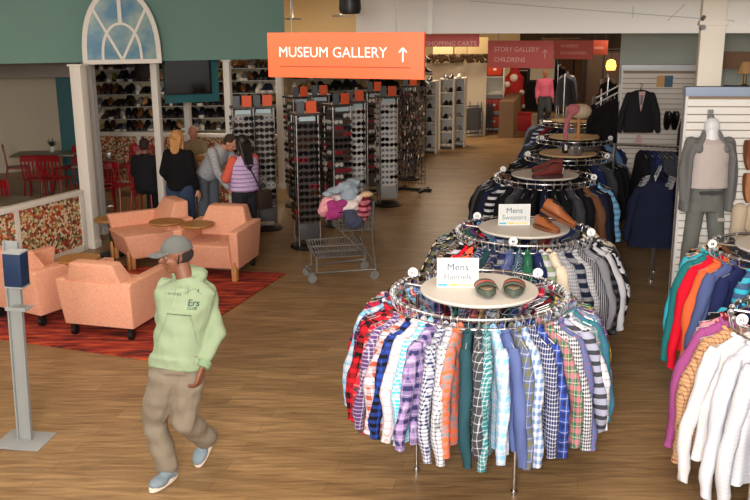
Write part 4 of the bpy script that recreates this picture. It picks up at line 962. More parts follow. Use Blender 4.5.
# woman in lilac vest
p = dp(245, 200, 11.8); K = stand(1.62)
K['elR'] = Vector((-.24, -.1, 1.08)); K['wrR'] = Vector((-.22, -.33, 1.1)); K['elL'] = Vector((.25, -.06, 1.06)); K['wrL'] = Vector((.12, -.3, 1.05))
t, J2, P2, M2, tp, (r2, u2, f2) = person('person with long dark hair in a lilac quilted vest over coral sleeves', (p.x, p.y, 0), PI + .75, K, (206, 150, 124), plain((206, 92, 74), .85), jeand, shoeb, plain((24, 18, 18), .45), voxel=.014, hairf=longhair(.36, 1.1), topname='coral_top', armr=1.05, headdir=(-.1, -1, -.25))
B = Blob(); pe, ne = J2['pelvis'], J2['neck']; sp = lambda k: pe + (ne - pe) * k
B.stack([(sp(.02), .205, .165), (sp(.3), .2, .165), (sp(.7), .215, .16), (sp(.88), .2, .14), (sp(1.0), .1, .1)], r2, f2)
B.fuse('lilac_vest', plain((200, 176, 214), .8), t, voxel=.014, smooth=4)
m = MB()
for k in range(7):
    c = sp(.06 + k * .115); m.tube([c + r2 * .212 * math.cos(q) + f2 * .17 * math.sin(q) for q in [2 * PI * j / 24 for j in range(24)]], .008, 5, closed=True)
m.build('quilting_seam', plain((158, 130, 178), .8), t)
m = MB(); m.tube([sp(.95) + r2 * .1 - f2 * .16, sp(.5) - r2 * .02 - f2 * .185, sp(.05) - r2 * .14 - f2 * .17], .009, 6); m.build('bag_strap', blackm, t)
p2 = J2['pelvis'] - r2 * .2 - f2 * .16
MB().box(p2 + Vector((0, 0, -.12)), (.22, .1, .26)).build('shoulder_bag', plain((48, 32, 28), .6), t, bev=.03)
# balding man behind the counter
p = dp(193.5, 140, 15.0); K = sit(.56); K['anL'].z = .16; K['anR'].z = .16; K['toL'].z = .1; K['toR'].z = .1
person('seated person with white hair and olive jacket facing the camera behind the counter', (p.x, p.y, 0), .25, K, (206, 140, 116), plain((150, 128, 96), .9), jeand, shoeb, plain((190, 180, 170), .8), voxel=.016, hairf=fringe, topname='jacket')
# seated person in dark jacket, back to camera
p = dp(149, 200, 14.2); K = sit(.45)
person('seated person in dark navy jacket seen from behind at the red chairs', (p.x, p.y, 0), PI - .2, K, (140, 92, 70), plain((22, 22, 32), .9), jeand, shoeb, plain((54, 34, 26), .8), voxel=.016, w=1.2, hairf=shorthair, topname='jacket')
# pink shirt far down the aisle
p = hp(543, 127.5, 0); K = stand(1.74); K['knL'] += Vector((.02, -.1, .02)); K['anL'] += Vector((0, .1, .03))
person('distant balding person in pink shirt walking up the aisle', (p.x, p.y, 0), .1, K, (190, 130, 104), plain((232, 112, 146), .85), plain((70, 74, 80), .9), shoeb, plain((150, 130, 116), .8), voxel=.02, hairf=fringe, topname='pink_shirt', w=1.1, armr=1.15)
# ------------------------------------------------------------------ lounge armchairs
mt, nt, b = newmat('peach_weave'); v = coords(nt); n = N(nt, 'ShaderNodeTexNoise'); n.inputs['Scale'].default_value = 55; n.inputs['Detail'].default_value = 2
mp = coords(nt, scale=(1, 1, 3)); nt.links.new(mp, n.inputs['Vector'])
r = N(nt, 'ShaderNodeValToRGB'); r.color_ramp.elements[0].position = .3; r.color_ramp.elements[0].color = lin((218, 146, 116)); r.color_ramp.elements[1].position = .7; r.color_ramp.elements[1].color = lin((238, 182, 152))
nt.links.new(n.outputs[0], r.inputs[0]); nt.links.new(r.outputs[0], b.inputs['Base Color']); b.inputs['Roughness'].default_value = .85; peach = mt
def armchair(label, x, y, rz, tablet=None, arms=(-1, 1)):
    t = thing('lounge_armchair', label, 'armchair', (x, y, .012), rz)
    prof = [(-.44, .60), (-.36, .13), (.38, .13), (.45, .585), (.43, .61), (-.42, .61)]
    for s in arms:
        a, b_ = (s * .415, s * .30); m = MB(); pts0 = [Vector((a if z > .3 else a * .93, yy, z)) for yy, z in prof]; pts1 = [Vector((b_, yy, z)) for yy, z in prof]
        m.rings([pts0, pts1]); m.build('armrest', peach, t, bev=.022, seg=3)
    m = MB(); m.rings([[Vector((sx * w, yy, z)) for sx, yy in ((-1, y0), (1 if 1 in arms else 1.25, y0), (1 if 1 in arms else 1.25, .33), (-1, .33))] for z, w, y0 in ((.13, .3, -.37), (.44, .3, -.46))]); m.build('seat', peach, t, bev=.03, seg=3)
    m = MB(); m.rings([[Vector((sx * w, yy, z)) for sx, yy in ((-1, ya), (1, ya), (1, yb), (-1, yb))] for z, w, ya, yb in ((.42, .3, .14, .36), (.6, .30, .19, .44), (.79, .235, .29, .47))]); m.build('backrest', peach, t, bev=.028, seg=3)
    m = MB(); m.rings([[Vector((sx * w, yy, z)) for sx, yy in ((-1, .3), (1, .3), (1, yb), (-1, yb))] for z, w, yb in ((.13, .385, .39), (.595, .413, .455))]); m.build('back_panel', peach, t, bev=.015)
    for s in (-1, 1):
        m = MB(); m.box((s * .35, -.36, .075), (.06, .05, .15)); m.prism([(s * .35 - .03, .0), (s * .35 + .03, 0), (s * .35 + .035, .16), (s * .35, .24), (s * .35 - .035, .16)], -.43, -.40, 'XZ'); m.build('front_leg', plain((196, 138, 84), .5), t, bev=.005)
        m = MB(); m.cyl((s * .32 - .02, .33, .045), (s * .32 + .02, .33, .045), .045, n=14); m.box((s * .32, .33, .1), (.05, .06, .07)); m.build('caster', blackm, t)
    if tablet:
        px, py, z, sd = tablet; T = (Matrix.Translation((x, y, .012)) @ Matrix.Rotation(rz, 4, 'Z')).inverted() @ hp(px, py, z)
        m = MB(); m.lathe([(0, -.03), (.2, -.03), (.215, -.015), (.21, 0), (0, 0)], n=32); tb = m.build('tablet_table', woodm, t, loc=T)
        m = MB(); e = Vector((sd * .36, -.05, .56)) - T; m.tube([(0, 0, -.04), (e.x * .5, e.y * .5, -.06), tuple(e)], .018, 8); m.build('tablet_arm', blackm, tb)
    return t
def place(cx, cy, lx, ly, rz):   # chair centre so that local (lx,ly) falls on cx,cy
    return cx - (lx * math.cos(rz) - ly * math.sin(rz)), cy - (lx * math.sin(rz) + ly * math.cos(rz))
q = hp(102, 339, 0); rz = math.radians(164); x, y = place(q.x, q.y, 0, .36, rz)
armchair('peach armchair with its back to the camera in the middle of the rug', x, y, rz)
q = hp(42, 328, 0); rz = math.radians(150); x, y = place(q.x, q.y, -.34, .36, rz)
armchair('peach armchair behind the hand sanitizer stand at the left edge', x, y, rz, (78, 257.5, .645, -1))
q = hp(131, 271, 0); rz = math.radians(-57); x, y = place(q.x, q.y, .36, -.40, rz)
armchair('peach armchair with one low arm beyond the grey cap, turned to the left', x, y, rz, (166, 221, .66, 1), arms=(-1,))
q = hp(236, 282, 0); rz = math.radians(-12); x, y = place(q.x, q.y, .36, -.4, rz)
armchair('peach armchair on the right of the group, front wooden leg visible', x, y, rz, (197, 223.5, .655, -1))
q = hp(110, 218, .52); t = thing('side_table', 'small round wooden side table left of the rear armchairs', 'table', (q.x, q.y, 0)); MB().lathe([(0, .49), (.21, .49), (.215, .505), (.21, .52), (0, .52)], n=32).build('tabletop', woodm, t); MB().lathe([(.17, 0), (.17, .03), (.03, .04), (.03, .49)], n=20).build('pedestal', blackm, t)
# ------------------------------------------------------------------ cafe
redm = plain((150, 18, 26), .4); redm2 = redm
def red_chair(loc, rz, label):
    t = thing('red_slat_chair', label, 'chair', loc, rz, None)
    m = MB(); m.prism([(-.2, -.2), (.2, -.2), (.18, .2), (-.18, .2)], .435, .46); m.build('seat', redm, t, bev=.006)
    for sx in (-1, 1):
        m = MB(); m.tube([(sx * .18, -.18, .44), (sx * .21, -.22, 0)], .015, 6); m.build('leg', redm, t); m = MB(); m.tube([(sx * .165, .18, .44), (sx * .2, .25, 0)], .015, 6); m.build('leg', redm, t)
    m = MB()
    m.tube([(-.175, .18, .44), (-.2, .22, .84), (-.19, .23, .87), (.19, .23, .87), (.2, .22, .84), (.175, .18, .44)], .014, 6); m.bar((-.2, .225, .82), (.2, .225, .82), .02, .09); m.bar((-.18, .19, .52), (.18, .19, .52), .014, .03)
    for k in range(5): x = -.12 + .06 * k; m.bar((x, .19, .5), (x * 1.1, .222, .8), .03, .008, (0, 1, 0))
    m.build('backrest', redm, t); return t
def plant(loc, label):
    t = thing('potted_plant', label, 'plant', loc); MB().lathe([(.04, 0), (.055, .1), (.05, .1), (.045, .09)], n=14).build('pot', plain((220, 220, 214), .4), t)
    m = MB()
    for k in range(26):
        a = R.uniform(0, 6.3); e = R.uniform(.3, 1.4); d = Vector((math.cos(a) * math.cos(e), math.sin(a) * math.cos(e), math.sin(e))); p0 = Vector((0, 0, .09)); p1 = p0 + d * R.uniform(.09, .2); s = d.cross(Vector((0, 0, 1))).normalized() * .018; md = (p0 + p1) / 2
        m.add([p0, md + s, p1, md - s, md + Vector((0, 0, .004))], [(0, 1, 4), (1, 2, 4), (2, 3, 4), (3, 0, 4)])
    m.build('foliage', plain((52, 84, 44), .6), t)
def cafe_table(loc, label, w, d, rz=0, round_=False):
    t = thing('cafe_table', label, 'table', loc, rz); m = MB()
    if round_: m.lathe([(0, .72), (w, .72), (w, .75), (0, .75)], n=28)
    else: m.box((0, 0, .735), (w, d, .03))
    m.build('tabletop', plain((122, 114, 100), .35), t, bev=.004); m = MB(); m.lathe([(.22, 0), (.2, .02), (.035, .03), (.035, .72)], n=18); m.build('pedestal', steel, t)
def gp(px, py, z=0): return hp(px, py, z)
a = gp(46, 153, .75); cafe_table((a.x, a.y, 0), 'long pale cafe table with a potted plant, left of the white post', 1.15, .7, .1)
q = gp(52, 151.5, .75); plant(q, 'small green plant in white pot on the left cafe table')
b = gp(98, 163, .75); cafe_table((b.x, b.y, 0), 'square pale cafe table on a chrome column right of the white post', .75, .7, .1)
q = gp(93, 161, .75); plant(q, 'small green plant in white pot on the table right of the post')
c = gp(4, 201, .75); cafe_table((c.x, c.y, 0), 'round pale cafe table cut by the left edge', .4, .4, round_=True)
spots = [(20, 190, 'red slatted chair at the left end of the long cafe table, side on', PI / 2 + .4), (40, 203, 'red slatted chair in front of the long cafe table, left one', PI + .1), (58, 203, 'red slatted chair in front of the long cafe table, beside the post', PI - .1), (71, 190, 'red slatted chair half hidden behind the white post', -PI / 2 - .2),
 (109, 178, 'red slatted chair behind the square cafe table, nearest the mosaic', .15), (103, 213, 'red slatted chair in front of the square cafe table, left one', PI + .3), (119, 211, 'red slatted chair in front of the square cafe table, right one', PI - .3), (124, 189, 'red slatted chair at the right of the square cafe table', -PI / 2), (148, 215, 'red slatted chair under the seated person in navy', PI - .2),
 (14, 235, 'red slatted chair at lower left behind the mosaic partition', PI / 2 + 1.2), (147, 193, 'red slatted chair behind the seated person in navy', .3)]
for px, py, lb, rz in spots:
    q = gp(px, py); red_chair(q, rz, lb)
q = gp(96, 176, 0)
q = dp(101, 150, 15.6); t = thing('napkin_dispenser', 'small chrome dispenser on the square cafe table', 'dispenser', hp(109, 160, .75)); MB().box((0, 0, .07), (.09, .09, .14)).build('case', chrome, t, bev=.008)
q = dp(193.5, 140, 15.1); t = thing('bar_stool', 'low stool under the seated person in the olive jacket', 'stool', (q.x, q.y, 0)); MB().lathe([(.17, .52), (.18, .54), (.17, .57), (0, .57)], n=18).build('seat', redm, t)
for k in range(4): MB().cyl((.1 * math.cos(k * PI / 2 + .8), .1 * math.sin(k * PI / 2 + .8), .53), (.19 * math.cos(k * PI / 2 + .8), .19 * math.sin(k * PI / 2 + .8), 0), .013, n=6).build('leg', redm, t)
# ------------------------------------------------------------------ hand sanitizer stand
q = hp(25, 441, 0); rz = -.12
t = thing('dispenser_stand', 'grey metal dispenser stand with blue box at the left edge', 'stand', (q.x, q.y, 0), rz); t.rotation_euler.y = .035
gm_ = plain((146, 150, 150), .5, .1); m = MB(); m.box((0, 0, .006), (.36, .3, .012)); m.build('base_plate', gm_, t, bev=.002)
m = MB(); m.rings([[Vector((x, y, z)) for x, y in ((-.055, .02), (.055, .02), (.055, -.012), (.045, -.012), (.045, .01), (-.045, .01), (-.045, -.012), (-.055, -.012))] for z in (.01, 1.545)]); m.build('post', gm_, t)
d_ = MB().box((.075, -.08, 1.37), (.13, .12, .24)).build('dispenser_box', plain((24, 46, 78), .35), t, bev=.006)
for zz in (1.495, 1.247): MB().box((.075, -.08, zz), (.135, .125, .011)).build('box_edge', gm_, d_)
m = MB(); m.box((.08, -.08, 1.08), (.15, .13, .008)); m.box((.08, -.143, 1.09), (.15, .006, .025)); m.build('drip_tray', gm_, t)
MB().box((.075, -.08, 1.235), (.06, .05, .016)).build('nozzle', plain((120, 70, 50), .5), d_)
# ------------------------------------------------------------------ shopping cart
cw = plain((126, 124, 120), .4, .5)
a = hp(309, 283); b = hp(366, 272); d = (b - a); rz = math.atan2(d.y, d.x)
cpos = hp(337, 279); cpos = Vector((cpos.x + .01, cpos.y + .1, 0))
cart = thing('shopping_cart', 'wire shopping cart loaded with clothes and soft toys in the aisle', 'cart', cpos, .27)
m = MB()   # x: -.4 front .. .4 rear(handle); y +-.24
for s in (-1, 1):
    m.tube([(-.38, s * .17, .12), (.42, s * .25, .13), (.38, s * .24, .5), (.4, s * .24, .98)], .013, 6); m.tube([(.42, s * .25, .13), (.22, s * .24, .56)], .011, 6)
m.tube([(-.38, -.17, .12), (-.38, .17, .12)], .013, 6); m.cyl((.42, -.25, .13), (.42, .25, .13), .012); m.tube([(-.3, -.17, .12), (-.3, -.17, .3)], .012, 6); m.tube([(-.3, .17, .12), (-.3, .17, .3)], .012, 6)
m.build('frame', cw, cart, ang=60)
MB().cyl((.41, -.26, .98), (.41, .26, .98), .018, n=10).build('handle', plain((60, 58, 58), .5), cart)
def basket(name, x0, x1, w0, w1, z0, z1, n1, n2):
    m = MB()
    C = lambda x, y, z: (x, y, z)
    for z, g in ((z1, 1), (z0, .86), ((z0 + z1) / 2, .93)):
        r_ = .01 if z == z1 else .006
        pts = [(x0 * (g if x0 < 0 else 1), -w0 * g, z), (x1, -w1 * g, z), (x1, w1 * g, z), (x0 * (g if x0 < 0 else 1), w0 * g, z)]; m.tube(pts, r_, 5, closed=True)
    for i in range(n1 + 1):
        k = i / n1; x = x0 + (x1 - x0) * k; w = w0 + (w1 - w0) * k; xb = x0 * .86 + (x1 - x0 * .86) * k; wb = w * .86
        m.tube([(x, -w, z1), (xb, -wb, z0), (xb, wb, z0), (x, w, z1)], .0042, 4)
    for i in range(n2 + 1):
        k = -1 + 2 * i / n2
        m.tube([(x0, w0 * k, z1), (x0 * .86, w0 * .86 * k, z0), (x1, w1 * .86 * k, z0), (x1, w1 * k, z1)], .0042, 4)
    return m.build(name, cw, cart, ang=60)
basket('lower_basket', -.36, .28, .18, .22, .3, .45, 18, 9)
basket('upper_basket', -.02, .38, .22, .24, .62, .86, 10, 8)
for s in (-1, 1): MB().tube([(.0, s * .22, .62), (.22, s * .24, .4)], .01, 6).build('support', cw, cart)
for x, y in ((-.36, -.17), (-.36, .17), (.4, -.24), (.4, .24)):
    m = MB(); m.cyl((x, y - .014, .055), (x, y + .014, .055), .055, n=18); o = m.build('wheel', plain((120, 118, 114), .5), cart); m = MB(); m.bar((x, y - .02, .05), (x, y - .02, .13), .03, .004); m.bar((x, y + .02, .05), (x, y + .02, .13), .03, .004); m.build('fork', steel, o)
MB().box((.41, 0, .93), (.012, .3, .09)).build('bumper', plain((80, 78, 76), .5), cart)
CT = Matrix.Translation(cpos) @ Matrix.Rotation(.27, 4, 'Z')
def heap(name, label, cat, pts, mat, wr=.012, vox=.012):
    B = Blob()
    q_ = random.Random(len(label))
    for p, r in pts:
        B.ball(CT @ Vector(p), Vector(r) * .9, 7)
        for k in range(5):
            d_ = Vector((q_.uniform(-1, 1), q_.uniform(-1, .4), q_.uniform(-1, 1))).normalized(); B.ball(CT @ Vector((p[0] + d_.x * r[0] * .75, p[1] + d_.y * r[1] * .75, p[2] + d_.z * r[2] * .75)), Vector(r) * q_.uniform(.3, .55), 6)
    o = B.fuse(name, mat, None, voxel=vox, smooth=3, wr=wr, wf=16); tag(o, label, cat); return o
heap('plush_toy', 'pale blue grey plush toy on top of the loaded cart', 'soft toy', [((.12, -.06, 1.12), (.12, .1, .1)), ((.2, -.02, 1.17), (.09, .08, .07)), ((-.04, -.08, 1.1), (.12, .07, .05)), ((.12, -.08, 1.03), (.1, .09, .07)), ((-.12, -.04, 1.06), (.08, .06, .04))], plain((150, 164, 178), .95, bump=.4, bs=70), .01)
heap('magenta_garment', 'crumpled magenta garment on the left of the loaded cart', 'clothing', [((-.04, -.12, .86), (.13, .12, .13)), ((.04, -.16, .95), (.08, .06, .06)), ((-.1, -.1, .93), (.08, .08, .08))], plain((160, 50, 118), .9), .014)
heap('pink_garment', 'light pink crumpled garment along the left rim of the cart', 'clothing', [((-.16, .02, .87), (.08, .16, .12)), ((-.12, -.04, .98), (.07, .1, .06))], plain((226, 160, 170), .9), .014)
heap('white_garment', 'white fluffy garment under the plush toy in the cart', 'clothing', [((.12, -.14, .92), (.12, .1, .09)), ((.2, -.1, .98), (.1, .08, .06)), ((.1, .08, .9), (.2, .14, .12))], plain((220, 208, 206), .95), .014)
heap('navy_garment', 'slate blue garment at the front of the loaded cart', 'clothing', [((.12, -.19, .8), (.1, .06, .12)), ((.16, -.17, .72), (.12, .09, .1))], plain((60, 66, 90), .9), .01)
heap('rose_garment', 'hot pink striped garment on the right of the loaded cart', 'clothing', [((.29, -.17, .86), (.09, .08, .14)), ((.33, -.1, .96), (.06, .1, .06))], cloth('rose', 'maroon', 'striped'), .01)
heap('tan_cap', 'tan cap on the right rim of the loaded cart', 'hat', [((.35, -.1, 1.04), (.09, .08, .045))], plain((212, 176, 138), .8), .004)
# ------------------------------------------------------------------ suits on the straight rail under the rear slatwall
a, b = dp(612, 150, 11.6), dp(690, 150, 11.2); a.z = b.z = 0; L = (b - a).length; rz = math.atan2(b.y - a.y, b.x - a.x)
sr = thing('straight_clothes_rail', 'chrome straight rail of dark suits between the racks and the white slatwall', 'clothes rack', a, rz)
m = MB(); m.cyl((0, 0, 1.5), (L, 0, 1.5), .016, n=8); m.build('rail', chrome, sr)
for x in (.03, L - .03): m = MB(); m.cyl((x, 0, 0), (x, 0, 1.5), .016, n=8); m.box((x, 0, .015), (.05, .5, .03)); m.build('upright', chrome, sr)
hang_spots = []
T = Matrix.Translation(a) @ Matrix.Rotation(rz, 4, 'Z')
def straight(sx0, T, n, step, z, kind, cols, where, item, detail=0, axis=PI / 2, tilt=0):
    for i in range(n):
        q = T @ Vector((sx0 + i * step, 0, z)); c = cols[i % len(cols)]; lb = '%s %s on %s' % (cwords(c), item, where)
        hang(item.replace(' ', '_'), lb, 'clothing', q, T.to_euler().z + axis + R.uniform(-.12, .12), kind, cloth(*c) if len(c) < 3 else cloth(c[0], c[1], c[2]), lb.replace(item, item + 's', 1), detail, 0, R.randrange(40))
straight(.38, T, 9, .075, 1.515, 'j', [('black',), ('dark blue',), ('navy',), ('black', 'grey', 'pinstriped'), ('charcoal',), ('dark blue', 'grey', 'pinstriped')], 'the straight rail by the white slatwall', 'suit jacket', axis=-PI / 2 + .55)
a2, b2 = dp(628, 160, 9.9), dp(672, 160, 10.6)
sr2 = thing('straight_clothes_rail', 'nearer chrome rail of navy suits just left of the white slatwall', 'clothes rack', (a2.x + .32, a2.y, 0), 1.2)
m = MB(); m.cyl((0, 0, 1.35), (.95, 0, 1.35), .014, n=8); m.build('rail', chrome, sr2)
for x in (.5, .93): m = MB(); m.cyl((x, 0, 0), (x, 0, 1.35), .014, n=8); m.cyl((x, 0, 0), (x, 0, .015), .04, n=12); m.build('upright', chrome, sr2)
T = Matrix.Translation(sr2.location) @ Matrix.Rotation(1.2, 4, 'Z')
straight(.08, T, 9, .09, 1.36, 'j', [('dark blue',), ('navy', 'black', 'pinstriped'), ('dark blue', 'navy', 'pinstriped'), ('black',)], 'the nearer navy suit rail', 'trouser suit', axis=PI / 2)
# far garments: two long rails at right of the aisle and one sloped display
for (px, D, n, wh, cols) in ((600, 18.0, 14, 'the far rail right of the sixth rack', [('black',), ('black',), ('charcoal',), ('dark blue',)]), (606, 22, 12, 'the second far rail', [('black',), ('brown',), ('charcoal',)]), (563, 24, 12, 'the far rail behind the pink shirt', [('charcoal',), ('denim blue',), ('brown',), ('black',)]), (556, 30, 10, 'the farthest rail', [('black',), ('maroon',), ('tan',)])):
    q = dp(px, 120, D); rzz = math.radians(76); zz = 1.6 if D < 20 else 1.75
    s_ = thing('straight_clothes_rail', 'chrome rail of dark garments, %s' % wh, 'clothes rack', (q.x, q.y, 0), rzz)
    LL = n * .16 + .2; m = MB(); m.cyl((0, 0, zz), (LL, 0, zz), .02, n=6); m.build('rail', chrome, s_)
    for x in (.02, LL - .02): MB().cyl((x, 0, 0), (x, 0, zz), .02, n=6).build('upright', chrome, s_)
    straight(.15, Matrix.Translation(s_.location) @ Matrix.Rotation(rzz, 4, 'Z'), n, .16, zz + .012, 'j', cols, wh, 'garment', axis=-PI / 2)
# upper display rail with white arms and black clothes left of rear slatwall
q0, q1 = dp(596, 98, 14.6), dp(622, 84, 13.9)
t = thing('waterfall_rail', 'white sloping rail with black clothes left of the rear slatwall', 'clothes rack', q0)
m = MB(); m.cyl((0, 0, 0), tuple(q1 - q0), .012, n=6); m.cyl((0, 0, -.1), tuple(q1 - q0 - Vector((0, 0, .1))), .012, n=6); m.build('arm', plain((236, 236, 240), .3), t)
MB().cyl(tuple(q1 - q0 - Vector((.03, 0, 0))), (q1.x - q0.x - .03, q1.y - q0.y, -q0.z), .015, n=6).build('upright', chrome, t)
for i in range(7):
    k = .1 + i * .13; q = q0 + (q1 - q0) * k - Vector((0, 0, .1)); hang('shirt', 'black shirt on the white sloping rail', 'clothing', q, 1.9 + R.uniform(-.2, .2), 'w', cloth('black'), 'black shirts on the white sloping rail', 0, 0, i)
q = dp(611, 66, 22); lam = thing('hanging_lamp', 'small glowing amber lamp in the far back', 'lamp', q); MB().lathe([(.1, -.1), (.13, 0), (.1, .12), (.03, .16)], n=14).build('shade', plain((255, 190, 90), .5, emit=2.5), lam); MB().cyl((0, 0, .16), (0, 0, 4.2 - q.z), .008, n=5).build('cord', blackm, lam)
# decorations at the far end
dark = [plain((40, 30, 26), .8), plain((70, 50, 36), .8), plain((26, 24, 26), .8), plain((96, 70, 46), .8)]
for i, (px, py, D, w, h, z, c, lb) in enumerate(((572, 70, 32, 1.1, 1.9, .6, 2, 'tall dark cabinet at the far end of the aisle'), (601, 70, 27, 1.0, 1.4, .9, 0, 'dark display cabinet behind the amber lamp'), (560, 62, 36, 1.4, 1.0, 1.5, 3, 'wooden display shelf under the far red signs'), (524, 95, 33, 2.4, 1.4, .0, 1, 'brown furniture far behind the red costume'), (580, 105, 40, 1.6, .9, 0, 3, 'wooden chest at the end of the aisle'), (545, 80, 39, 1.6, 2.2, 0, 0, 'dark wardrobe at the far end'))):
    q = dp(px, py, D); t = thing('display_cabinet', lb, 'cabinet', (q.x, q.y, 0)); H_ = z + h
    m = MB(); m.box((0, 0, H_ / 2), (w, .45, H_)); m.box((0, 0, H_ + .02), (w + .08, .5, .04)); m.build('case', dark[c], t, bev=.01)
    m = MB()
    for s in (-1, 1): m.box((s * w / 4, -.235, H_ / 2), (w / 2 - .06, .02, H_ - .16))
    m.build('door', dark[(c + 1) % 4], t, bev=.005)
# ------------------------------------------------------------------ suit jacket and mannequin on the slatwalls
def jacket_flat(name, label, org, rz, s=1., mat=None):
    t = thing(name, label, 'clothing', org, rz)
    B = Blob(); r = Vector((1, 0, 0)); f = Vector((0, -1, 0))
    B.stack([(Vector((0, 0, z)) * s, w * s, d * s) for z, w, d in ((-.80, .27, .07), (-.6, .25, .08), (-.4, .235, .085), (-.2, .25, .085), (-.1, .2, .06), (-.05, .07, .04))], r, f)
    for q in (-1, 1): B.cap(Vector((q * .2, 0, -.15)) * s, Vector((q * .30, -.02, -.45)) * s, .065 * s, .06 * s); B.cap(Vector((q * .30, -.02, -.45)) * s, Vector((q * .33, -.05, -.76)) * s, .06 * s, .05 * s)
    o = B.fuse('jacket', mat, t, voxel=.012, smooth=3, wr=.004)
    m = MB(); m.prism([(-.05, -.06), (.05, -.06), (.03, -.2), (0, -.36), (-.03, -.2)], -.105, -.09, 'XZ'); m.build('shirt_front', plain((214, 170, 168), .8), t)
    for q in (-1, 1): m = MB(); m.prism([(q * .05, -.055), (q * .095, -.12), (q * .07, -.22), (q * .0, -.4), (q * .028, -.22)], -.115, -.1, 'XZ'); m.build('lapel', mat, t)
    MB().box((0, -.118, -.18), (.035, .008, .14)).build('tie', plain((120, 120, 130), .7), t); m = MB(); m.prism([(-.05, -.80), (.05, -.80), (.02, -.7), (-.02, -.7)], -.09, -.07, 'XZ'); m.build('shirt_tail', plain((205, 160, 165), .8), t)
    m = MB(); m.tube([(0, 0, -.06), (0, 0, .0), (.025, 0, .03), (0, 0, .055), (-.02, 0, .04)], .005, 6); m.tube([(-.2, 0, -.13), (0, 0, -.04), (.2, 0, -.13)], .01, 6); m.build('hanger', blackm, t)
    return t
q = dp(641, 87, 13.35); jacket_flat('suit_jacket', 'black suit jacket over pink shirt hanging on the rear slatwall', q, -.1, .84, plain((20, 20, 26), .85))
q = dp(703, 98, 12.9); jacket_flat('suit_jacket', 'dark jacket half hidden behind the edge of the white slatwall', q, .1, .95, plain((34, 36, 42), .85))
q = dp(713, 115.5, 8.62); mn = thing('clothed_torso_form', 'white headless torso form in grey cardigan, beige tee and ripped jeans', 'mannequin', q)
m = MB(); m.box((0, .07, .0), (.05, .02, .1)); m.tube([(0, .08, 0), (0, .0, .01), (0, -.02, -.02), (0, 0, -.05)], .008, 6); m.build('hook', steel, mn)
r = Vector((1, 0, 0)); f = Vector((0, -1, 0)); V = Vector
B = Blob(); B.ball(V((0, 0, -.1)), V((.075, .065, .085)), 10); B.cap(V((0, 0, -.12)), V((0, 0, -.24)), .06, .075); B.stack([(V((0, 0, z)), w, d) for z, w, d in ((-.75, .15, .09), (-.5, .14, .09), (-.3, .17, .09), (-.2, .08, .05))], r, f); B.fuse('form', plain((226, 228, 232), .4), mn, voxel=.01)
B = Blob(); B.stack([(V((.0, 0, z)), w, d) for z, w, d in ((-.70, .205, .13), (-.58, .195, .13), (-.4, .19, .13), (-.27, .18, .11), (-.215, .09, .06))], r, f); B.fuse('tee_shirt', plain((196, 184, 180), .9), mn, voxel=.01, wr=.006)
car = plain((112, 112, 112), .95, bump=.3, bs=60)
B = Blob()
for q_ in (-1, 1):
    B.cap(V((q_ * .18, .02, -.27)), V((q_ * .235, .0, -.54)), .07, .058); B.cap(V((q_ * .235, 0, -.54)), V((q_ * .225, -.04, -.80)), .058, .05)
    B.stack([(V((q_ * (.21 if z < -.3 else .16), .0, z)), w, d) for z, w, d in ((-.93, .05, .1), (-.7, .04, .11), (-.4, .04, .115), (-.25, .05, .08))], r, f); B.cap(V((q_ * .07, .0, -.17)), V((q_ * .13, -.08, -.32)), .03, .035)
B.stack([(V((0, .05, z)), w, .04) for z, w in ((-.9, .17), (-.5, .17), (-.25, .17), (-.19, .07))], r, f)
B.fuse('cardigan', car, mn, voxel=.01, wr=.006)
B = Blob(); B.stack([(V((0, 0, z)), w, d) for z, w, d in ((-.66, .15, .10), (-.8, .175, .112), (-.93, .165, .11))], r, f)
for q_ in (-1, 1): B.cap(V((q_ * .09, 0, -.88)), V((q_ * .125, -.03, -1.2)), .09, .078); B.cap(V((q_ * .125, -.03, -1.2)), V((q_ * .145, .0, -1.55)), .08, .07)
jn = B.fuse('jeans', plain((122, 126, 122), .9, var=.4, bs=9), mn, voxel=.01, wr=.006)
m = MB(); m.box((.12, -.115, -1.0), (.07, .02, .035), rz=0); m.build('ripped_patch', plain((176, 170, 160), .9), jn)
m = MB(); m.box((0, -.125, -.735), (.22, .02, .03)); m.box((0.01, -.13, -.735), (.05, .02, .04)); m.build('belt', plain((60, 58, 56), .6), mn)
# shoes and trousers at right of the slatwall
for px, py, lb, mt_, hh in ((748.5, 155, 'brown leather boot high on the white slatwall at the right edge', plain((132, 76, 50), .5), .05), (747.5, 188, 'tan shoe with blue collar below the boot on the white slatwall', plain((176, 120, 80), .5), 0)):
    q = dp(px, py, 8.45); t = shoe_parts(lb, (q.x, q.y, q.z), 0, mt_, bs, high=hh); t.rotation_euler = (1.35, 0, .15)
q = dp(748, 200, 8.5); t = thing('beige_trousers', 'beige trousers hanging at the right end of the white slatwall', 'clothing', q); B = Blob()
for q_ in (-1, 1): B.cap(V((q_ * .07, 0, -.1)), V((q_ * .1, 0, -.75)), .075, .06)
B.fuse('legs', plain((200, 184, 160), .9), t, voxel=.012, wr=.004)
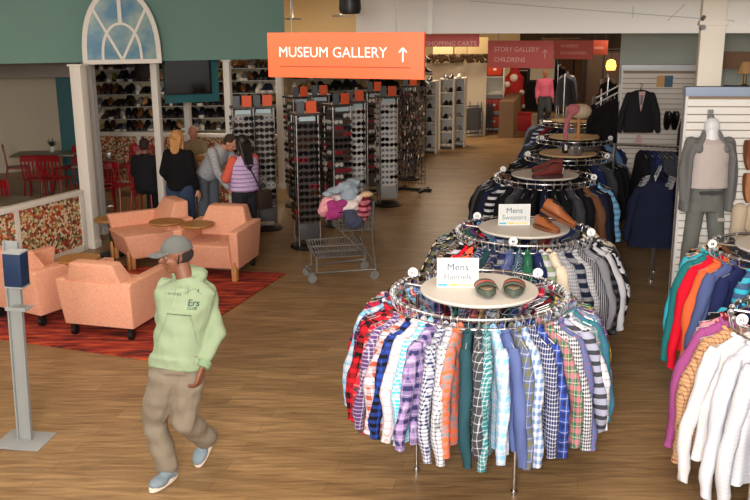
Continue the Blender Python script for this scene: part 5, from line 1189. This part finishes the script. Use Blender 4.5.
# small black pipe / objects on the top right shelf behind the column
q = dp(746, 66, 11.4); t = thing('table_lamp', 'small brass lamp on the brown ledge at the upper right', 'lamp', (q.x, q.y, 2.25)); MB().lathe([(.06, 0), (.02, .03), (.02, .16)], n=12).build('base', plain((120, 90, 50), .3, .6), t); MB().lathe([(.1, .16), (.05, .3), (.04, .3), (.09, .16)], n=16).build('shade', plain((196, 150, 100), .7), t)
a, b = dp(721, 75, 11.2), dp(800, 75, 10.8)
tag(slab('display_ledge', a, b, 0, 2.25, .5, plain((112, 78, 54), .6)), 'brown wooden cabinet behind the column at the upper right', 'cabinet')
# ------------------------------------------------------------------ light
w = bpy.data.worlds.new('world'); S.world = w; w.use_nodes = True; w.node_tree.nodes['Background'].inputs[0].default_value = (1, .93, .86, 1); w.node_tree.nodes['Background'].inputs[1].default_value = WORLD
def light(name, kind, loc, e, size=.5, col=(1, 1, 1), rot=None, **k):
    l = bpy.data.lights.new(name, kind); l.energy = e; l.color = col
    if kind == 'AREA': l.size = size
    else: l.shadow_soft_size = size
    for a_, v_ in k.items(): setattr(l, a_, v_)
    o = bpy.data.objects.new(name, l); COL.objects.link(o); o.location = loc
    if rot: o.rotation_euler = rot
    return o
def aim(o, t): o.rotation_euler = (Vector(t) - o.location).to_track_quat('-Z', 'Y').to_euler()
fl_ = light('camera_flash', 'SPOT', (-.16, -.1, 3.12), FLASH, .035, (1, .97, .93), spot_size=math.radians(130), spot_blend=.8); aim(fl_, (1.1, 7, 1.5))
wm = (1, .80, .58)
for i, (x, y, e) in enumerate(((-3.5, 9.8, 1), (2, 9, .6), (-3, 17, 1.2), (1, 16, 1.2), (5, 16, 1), (2, 24, 1.6), (7, 25, 1.6), (5, 34, 2), (10, 36, 2), (-4, 21.5, .6), (-1.5, 22.5, 1.6))):  # warm ceiling lamps, including one added to brighten the cream back wall
    z = 2.5 if (x < -2.5 and 12 < y < 18) else 3.9
    light('ceiling_and_fill_light', 'AREA', (x, y, z), LAMP * e * (2.6 if y > 20 else .8), .8, wm)
light('ceiling_and_fill_light', 'AREA', (1.2, 3.2, 3.9), NEAR, 2.0, (1, .93, .84))  # unseen overhead fill, added to lift the near floor
light('ceiling_and_fill_light', 'AREA', (-2.6, 5.6, 3.9), NEAR * .8, 2.0, (1, .93, .84)); bo = light('flash_bounce_light', 'AREA', (-.8, -2.2, 3.7), BOUNCE, 1.6, (1, .95, .9)); aim(bo, (.5, 12, 2.2))  # second added fill; then an area lamp standing in for ceiling-bounced flash
S.view_settings.exposure = EXPO
bpy.data.scenes.remove(TMP)
